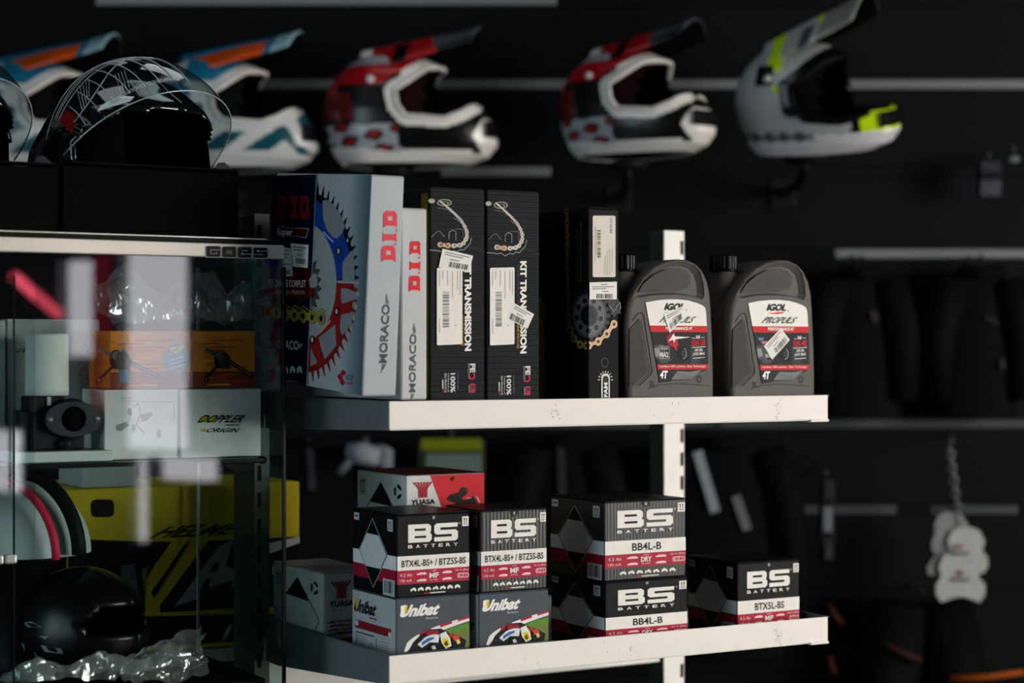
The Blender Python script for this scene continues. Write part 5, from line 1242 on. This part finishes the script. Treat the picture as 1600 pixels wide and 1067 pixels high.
# ================================================================ YELLOW HELMET CARTON on the far side of the posts
Yb = 3.02; oY = S(0, SD+.125, 0)
sR = solve(oY, U, 468.5); sL = solve(oY, U, 104)
cY = oY+U*sL; hT = zat(752, (oY+U*sR).y); hB = zat(1000, (oY+U*sR).y)
by = Bx(Vector((cY.x, cY.y, hB)), sR-sL, .22, hT-hB)
ty = by.root('helmet_carton', 'yellow and black helmet carton with grey slanted lettering, behind the left post', 'box'); by.body(ty, mat('#d8c128', .5), .003)
p = Print(by.face('left'), None, 0, .5); p.rect(.003, .36, .997, .997, '#08090b', 1); p.build('printed_side', ty)
f = by.face('front'); p = Print(f, f.px, 0, .5)
yb_ = lambda x, f0, f1: f0+(f1-f0)*(x-110)/358
p.poly([(106, 842), (230, 846), (268, 846), (243, 880), (228, 905), (225, 960), (106, 955)], '#08090b', 1)
p.poly([(325, 845), (468, 838), (468, 945), (250, 957), (250, 945)], '#0c0d10', 1)
p.poly([(290, 848), (297, 845), (240, 935), (236, 925)], '#0c0d10', 2)
p.poly([(106, 966), (468, 957), (468, 998), (106, 1015)], '#0b0c10', 1)
p.text('HELMETS', (251, 822), (247, 841), (408, 833), '#0d0e10', 3, .03, .2)
gy = '#9ba0a4'
p.poly([(340, 855), (364, 843), (352, 885), (364, 888), (364, 905), (330, 918), (318, 910), (308, 935), (272, 948)], gy, 3)
p.poly([(334, 880), (344, 878), (338, 892), (328, 894)], '#0c0d10', 4); p.poly([(322, 905), (330, 903), (322, 922), (314, 925)], '#0c0d10', 4)
p.poly([(370, 840), (395, 838), (380, 870), (395, 872), (372, 915), (362, 917)], gy, 3)
p.poly([(400, 853), (468, 838), (468, 848), (400, 872)], '#c9c9c8', 4); p.rect(400, 872, 470, 884, '#15161a', 4) if False else None
p.poly([(425, 884), (470, 880), (470, 892), (425, 897)], '#b8b8b6', 4); p.poly([(345, 1000), (358, 975), (364, 975), (352, 1002)], '#8a8d90', 3)
p.poly([(188, 884), (210, 880), (216, 925), (190, 930)], '#5d6468', 3); p.poly([(222, 890), (230, 886), (225, 925)], '#8a8a30', 3)
p.rrect(142, 780, 178, 808, 8, '#08090b', 3)
p.build('printed_front', ty)
q = MB(); q.box(S(-.55, SD+.115, hB-.022), U*1.30, V*.34, Z*.02, panelm, .002); tag(q.build('rear_shelf'), 'metal shelf on the far side of the posts under the yellow helmet carton', 'shelf')
cw = Bx(by.c+by.e2*.02+Z*(by.h+.0005)+U*.03, .085, .12, zat(730, by.c.y)-hT+.02); tw = cw.root('carton_box', 'small white carton lying on the yellow helmet carton', 'box'); cw.body(tw, mat('#a8b0ae', .5))
cw.h = zat(727, by.c.y)-hT

# ================================================================ HANGING GOODS on the back wall (out of focus)
def wallx(px, Y=WY1-.06): return (px-CX)/F*Y
def hang(name, label, cat, px, pytop, group=None, Y=4.52):
    x = (px-CX)/F*Y; return thing(name, label, cat, (x, Y, zat(pytop, Y)), 0, group), x, Y
dkc = mat('#040506', .8)
def wallhook(t, x, z):
    q = MB(); q.tube([(x, WY1-.008, z+.012), (x, WY1-.03, z+.004), (x, 4.50, z+.004), (x, 4.495, z+.016)], .003, mat('#55595c', .4, .5), 6); q.build('hook', t)
def garment(px, pyt, wd, ht, label, strips):
    t, x, Y = hang('jacket', label, 'jacket', px, pyt, 'dark jackets hung on the slatwall'); z = zat(pyt, Y); wallhook(t, x, z)
    def bf(u, v):       # body, slightly quilted folds
        a = v*2*PI; w = wd*(.42+.10*u)*(1-.35*max(0, .12-u)/.12); return Vector((x+math.cos(a)*w*(1+.03*math.sin(u*18)), Y+.01+math.sin(a)*.035, z-.02-u*ht))
    q = MB(); q.grid(bf, 24, 28, dkc); q.build('body', t)
    for sg in (-1, 1):
        q = MB(); sh = Vector((x+sg*wd*.36, Y, z-.05)); q.tube([sh, sh+Vector((sg*wd*.14, 0, -.10)), sh+Vector((sg*wd*.20, -.005, -ht*.45)), sh+Vector((sg*wd*.21, -.01, -ht*.80))], [.045, .047, .042, .032], dkc, 12); q.build('sleeve', t)
    q = MB(); q.tube([(x-.05, Y-.012, z-.028), (x, Y-.03, z-.035), (x+.05, Y-.012, z-.028)], .016, dkc, 8); q.build('collar', t)
    for (x0, y0, x1, y1, wpx, c) in strips:
        a, b = P(x0, y0, Y-.034), P(x1, y1, Y-.034); d = (b-a).normalized(); n = Vector((-d.z, 0, d.x))*wpx*Y/F/2
        q = MB(); q.prism([a-n, a+n, b+n, b-n], Vector((0, .004, 0)), mat(c, .4)); q.build('reflective_stripe', t)
garment(1130, 672, .29, .52, 'dark jacket with two slanted silver stripes, hanging right of the slotted post', [(1090, 705, 1118, 800, 15, '#8b9498'), (1150, 775, 1168, 828, 14, '#6a6a70')])
garment(1345, 405, .18, .36, 'dark jacket on the wall right of the upper shelf end', [(1364, 486, 1369, 503, 9, '#3c3636'), (1396, 497, 1399, 510, 8, '#4a3c3a')])
garment(1530, 405, .18, .36, 'dark jacket at the right frame edge, above the chain of tags', [(1540, 495, 1560, 505, 6, '#26292b'), (1566, 560, 1568, 578, 7, '#2c3032')])
garment(500, 672, .30, .50, 'dark jacket with a lilac stripe, seen between the two shelves at the left', [(484, 685, 488, 765, 10, '#34343e'), (545, 702, 600, 705, 6, '#12474c')])
garment(885, 668, .20, .50, 'dark jacket with grey centre strip, behind the right BTX4L carton', [(876, 690, 882, 850, 12, '#2c3032')])
# pale glove, yellow topped pack
def pack(px, py, w, h, c, label, cat, name, extra=None):
    Y = 4.50; t, x, _ = hang(name, label, cat, px, py, None, Y); z = zat(py, Y); wallhook(t, x, z)
    q = MB(); q.abox(x-w/2, x+w/2, Y-.012, Y+.012, z-h, z-.005, mat(c, .5), .006); q.build('card', t)
    if extra:
        for (a, b_, cc, dd, col_) in extra: q = MB(); q.abox(x-w/2+w*a, x-w/2+w*b_, Y-.020, Y-.011, z-h*dd, z-h*cc, mat(col_, .5), .003); q.build('print_block', t)
    return t
pack(705, 683, .16, .105, '#2c3420', 'yellow-topped pale pack hanging behind the white and red battery carton', 'pack', 'blister_pack', ((.05, .95, .02, .30, '#6c7414'), (.12, .95, .36, .9, '#5f7068')))
pack(1291, 745, .035, .20, '#15181a', 'thin grey pack hanging right of the reflective jacket', 'pack', 'blister_pack', ((.2, .8, .02, .25, '#26292c'), (.2, .8, .35, .65, '#6e757c'), (.3, .7, .75, .98, '#33383c')))
pack(1545, 250, .055, .09, '#0e1116', 'small grey tag pack hanging near the right frame edge, above the rail', 'pack', 'blister_pack', ((.05, .9, .05, .35, '#30343a'), (.05, .95, .55, .98, '#454850')))
pack(1584, 240, .025, .022, '#6d7476', 'tiny pale tag on the wall at the right frame edge', 'tag', 'price_tag')
# pair of pale gloves (blurred) between the shelves
t, x, Y = hang('glove', 'pale grey glove hanging between the shelves, above the white and red battery carton', 'glove', 568, 700, None, 4.45); z = zat(700, 4.45)
q = MB(); q.tube([(x-.035, Y, z-.005), (x-.005, Y-.01, z-.012), (x+.04, Y-.012, z-.020)], [.018, .028, .022], mat('#8b929c', .5), 12); q.build('palm', t)
for i in range(4): q = MB(); q.tube([(x+.03, Y-.015, z+.004-i*.012), (x+.055, Y-.02, z-.002-i*.013), (x+.07, Y-.02, z-.012-i*.013)], [.008, .008, .006], mat('#7d848e', .5), 8); q.build('finger', t)
q = MB(); q.tube([(x-.02, Y-.01, z-.02), (x-.045, Y-.02, z-.045), (x-.055, Y-.02, z-.06)], [.010, .010, .008], mat('#585e66', .5), 8); q.build('thumb', t)
wallhook(t, x, z+.01)
# chain with a fan of white cards
Y = 4.40; t = thing('tag_chain', 'silver chain with a fan of white die-cut tags hanging at the right', 'tags', P(1490, 690, Y)); cm = mat('#8a8e90', .3, .6)
for i in range(15):
    c = P(1484+i*1.3, 700+i*10.2, Y); q = MB(); r_, h_ = .009, .011
    pts = [c+Vector((r_*math.cos(a)*(1 if i % 2 else .2), r_*math.cos(a)*(.2 if i % 2 else 1), h_*math.sin(a))) for a in [2*PI*k_/10 for k_ in range(10)]]
    q.tube(pts, .0018, cm, 5, True); q.build('chain_link', t)
tagm = mat('#b4b7b5', .5); tagd = mat('#8a8d8c', .5)
def tagcard(cx_, cy_, pts, dy, m_, rot=0):
    q = MB(); c = P(cx_, cy_, Y-dy); k_ = Y/F; q.prism([c+Vector((x*k_, 0, -y*k_)) for x, y in pts], Vector((0, .003, 0)), m_); o = q.build('hang_tag', t); return o
base_t = [(-26,-38),(-34,-20),(-30,-4),(-38,8),(-38,24),(-30,36),(-14,30),(0,27),(14,30),(30,36),(38,24),(38,8),(28,-4),(33,-20),(24,-38),(12,-44),(-14,-44)]
tagcard(1486, 838, [(x*.78, y*.85) for x, y in base_t], .00, tagd); tagcard(1463, 880, [(-12,18),(-14,6),(6,-24),(16,-16),(4,20)], .004, tagd)
tagcard(1510, 864, [(x*.88, y*.9) for x, y in base_t], .010, tagm); tagcard(1501, 905, base_t, .016, tagm)
q = MB(); q.tube([P(1486+26*math.cos(a), 832+26*math.sin(a), Y+.004) for a in [2*PI*i/24 for i in range(24)]], .006, tagd, 6, True); q.build('ring', t)
for i, (cx_, cy_) in enumerate(((1501, 897), (1500, 856))):
    q = MB(); c = P(cx_, cy_, Y-.0215); q.prism([c+Vector((a*.0014, 0, b*.0014)) for a, b in ((-6, 0), (0, 8), (7, 1), (0, -3))], Vector((0, .002, 0)), mat('#a0605c', .5)); q.build('red_mark', t)
    q = MB(); q.prism([c+Vector((a*.0014, 0, b*.0014)) for a, b in ((-16, -6), (16, -6), (14, -12), (-14, -12))], Vector((0, .002, 0)), mat('#6c6e70', .5)); q.build('print_line', t)
q = MB(); q.tube([P(1488, 690, Y), P(1486, 684, Y+.06), P(1485, 680, WY1-.008)], .003, cm, 6); q.build('hook', t)
q = MB(); c = P(1470, 800, Y+.03); q.abox(c.x-.022, c.x+.022, c.y, c.y+.006, c.z-.014, c.z+.014, mat('#4a4c52', .5), .002); q.build('card_label', t)
# orange trimmed dark trousers low at the right
t, x, Y = hang('trousers', 'dark trousers with orange piping, low at the right', 'trousers', 1440, 930, None, 4.5); z = zat(930, Y); wallhook(t, x, z)
for sg in (-1, 1):
    q = MB(); q.tube([(x+sg*.05, Y, z-.02), (x+sg*.09, Y, z-.25), (x+sg*.11, Y, z-.6)], [.07, .08, .07], dkc, 14); q.build('leg', t)
for x0, y0, x1, y1, c in ((1382, 1005, 1440, 1032, '#35201a'), (1486, 1060, 1600, 1050, '#a04c12'), (1294, 945, 1316, 975, '#3c1a0e'), (1296, 1025, 1304, 1055, '#3c1a0e')):
    a, b = P(x0, y0, Y-.09), P(x1, y1, Y-.09); q = MB(); q.tube([a, (a+b)/2+Vector((0, 0, -.004)), b], .007, mat(c, .5), 8); q.build('piping', t)
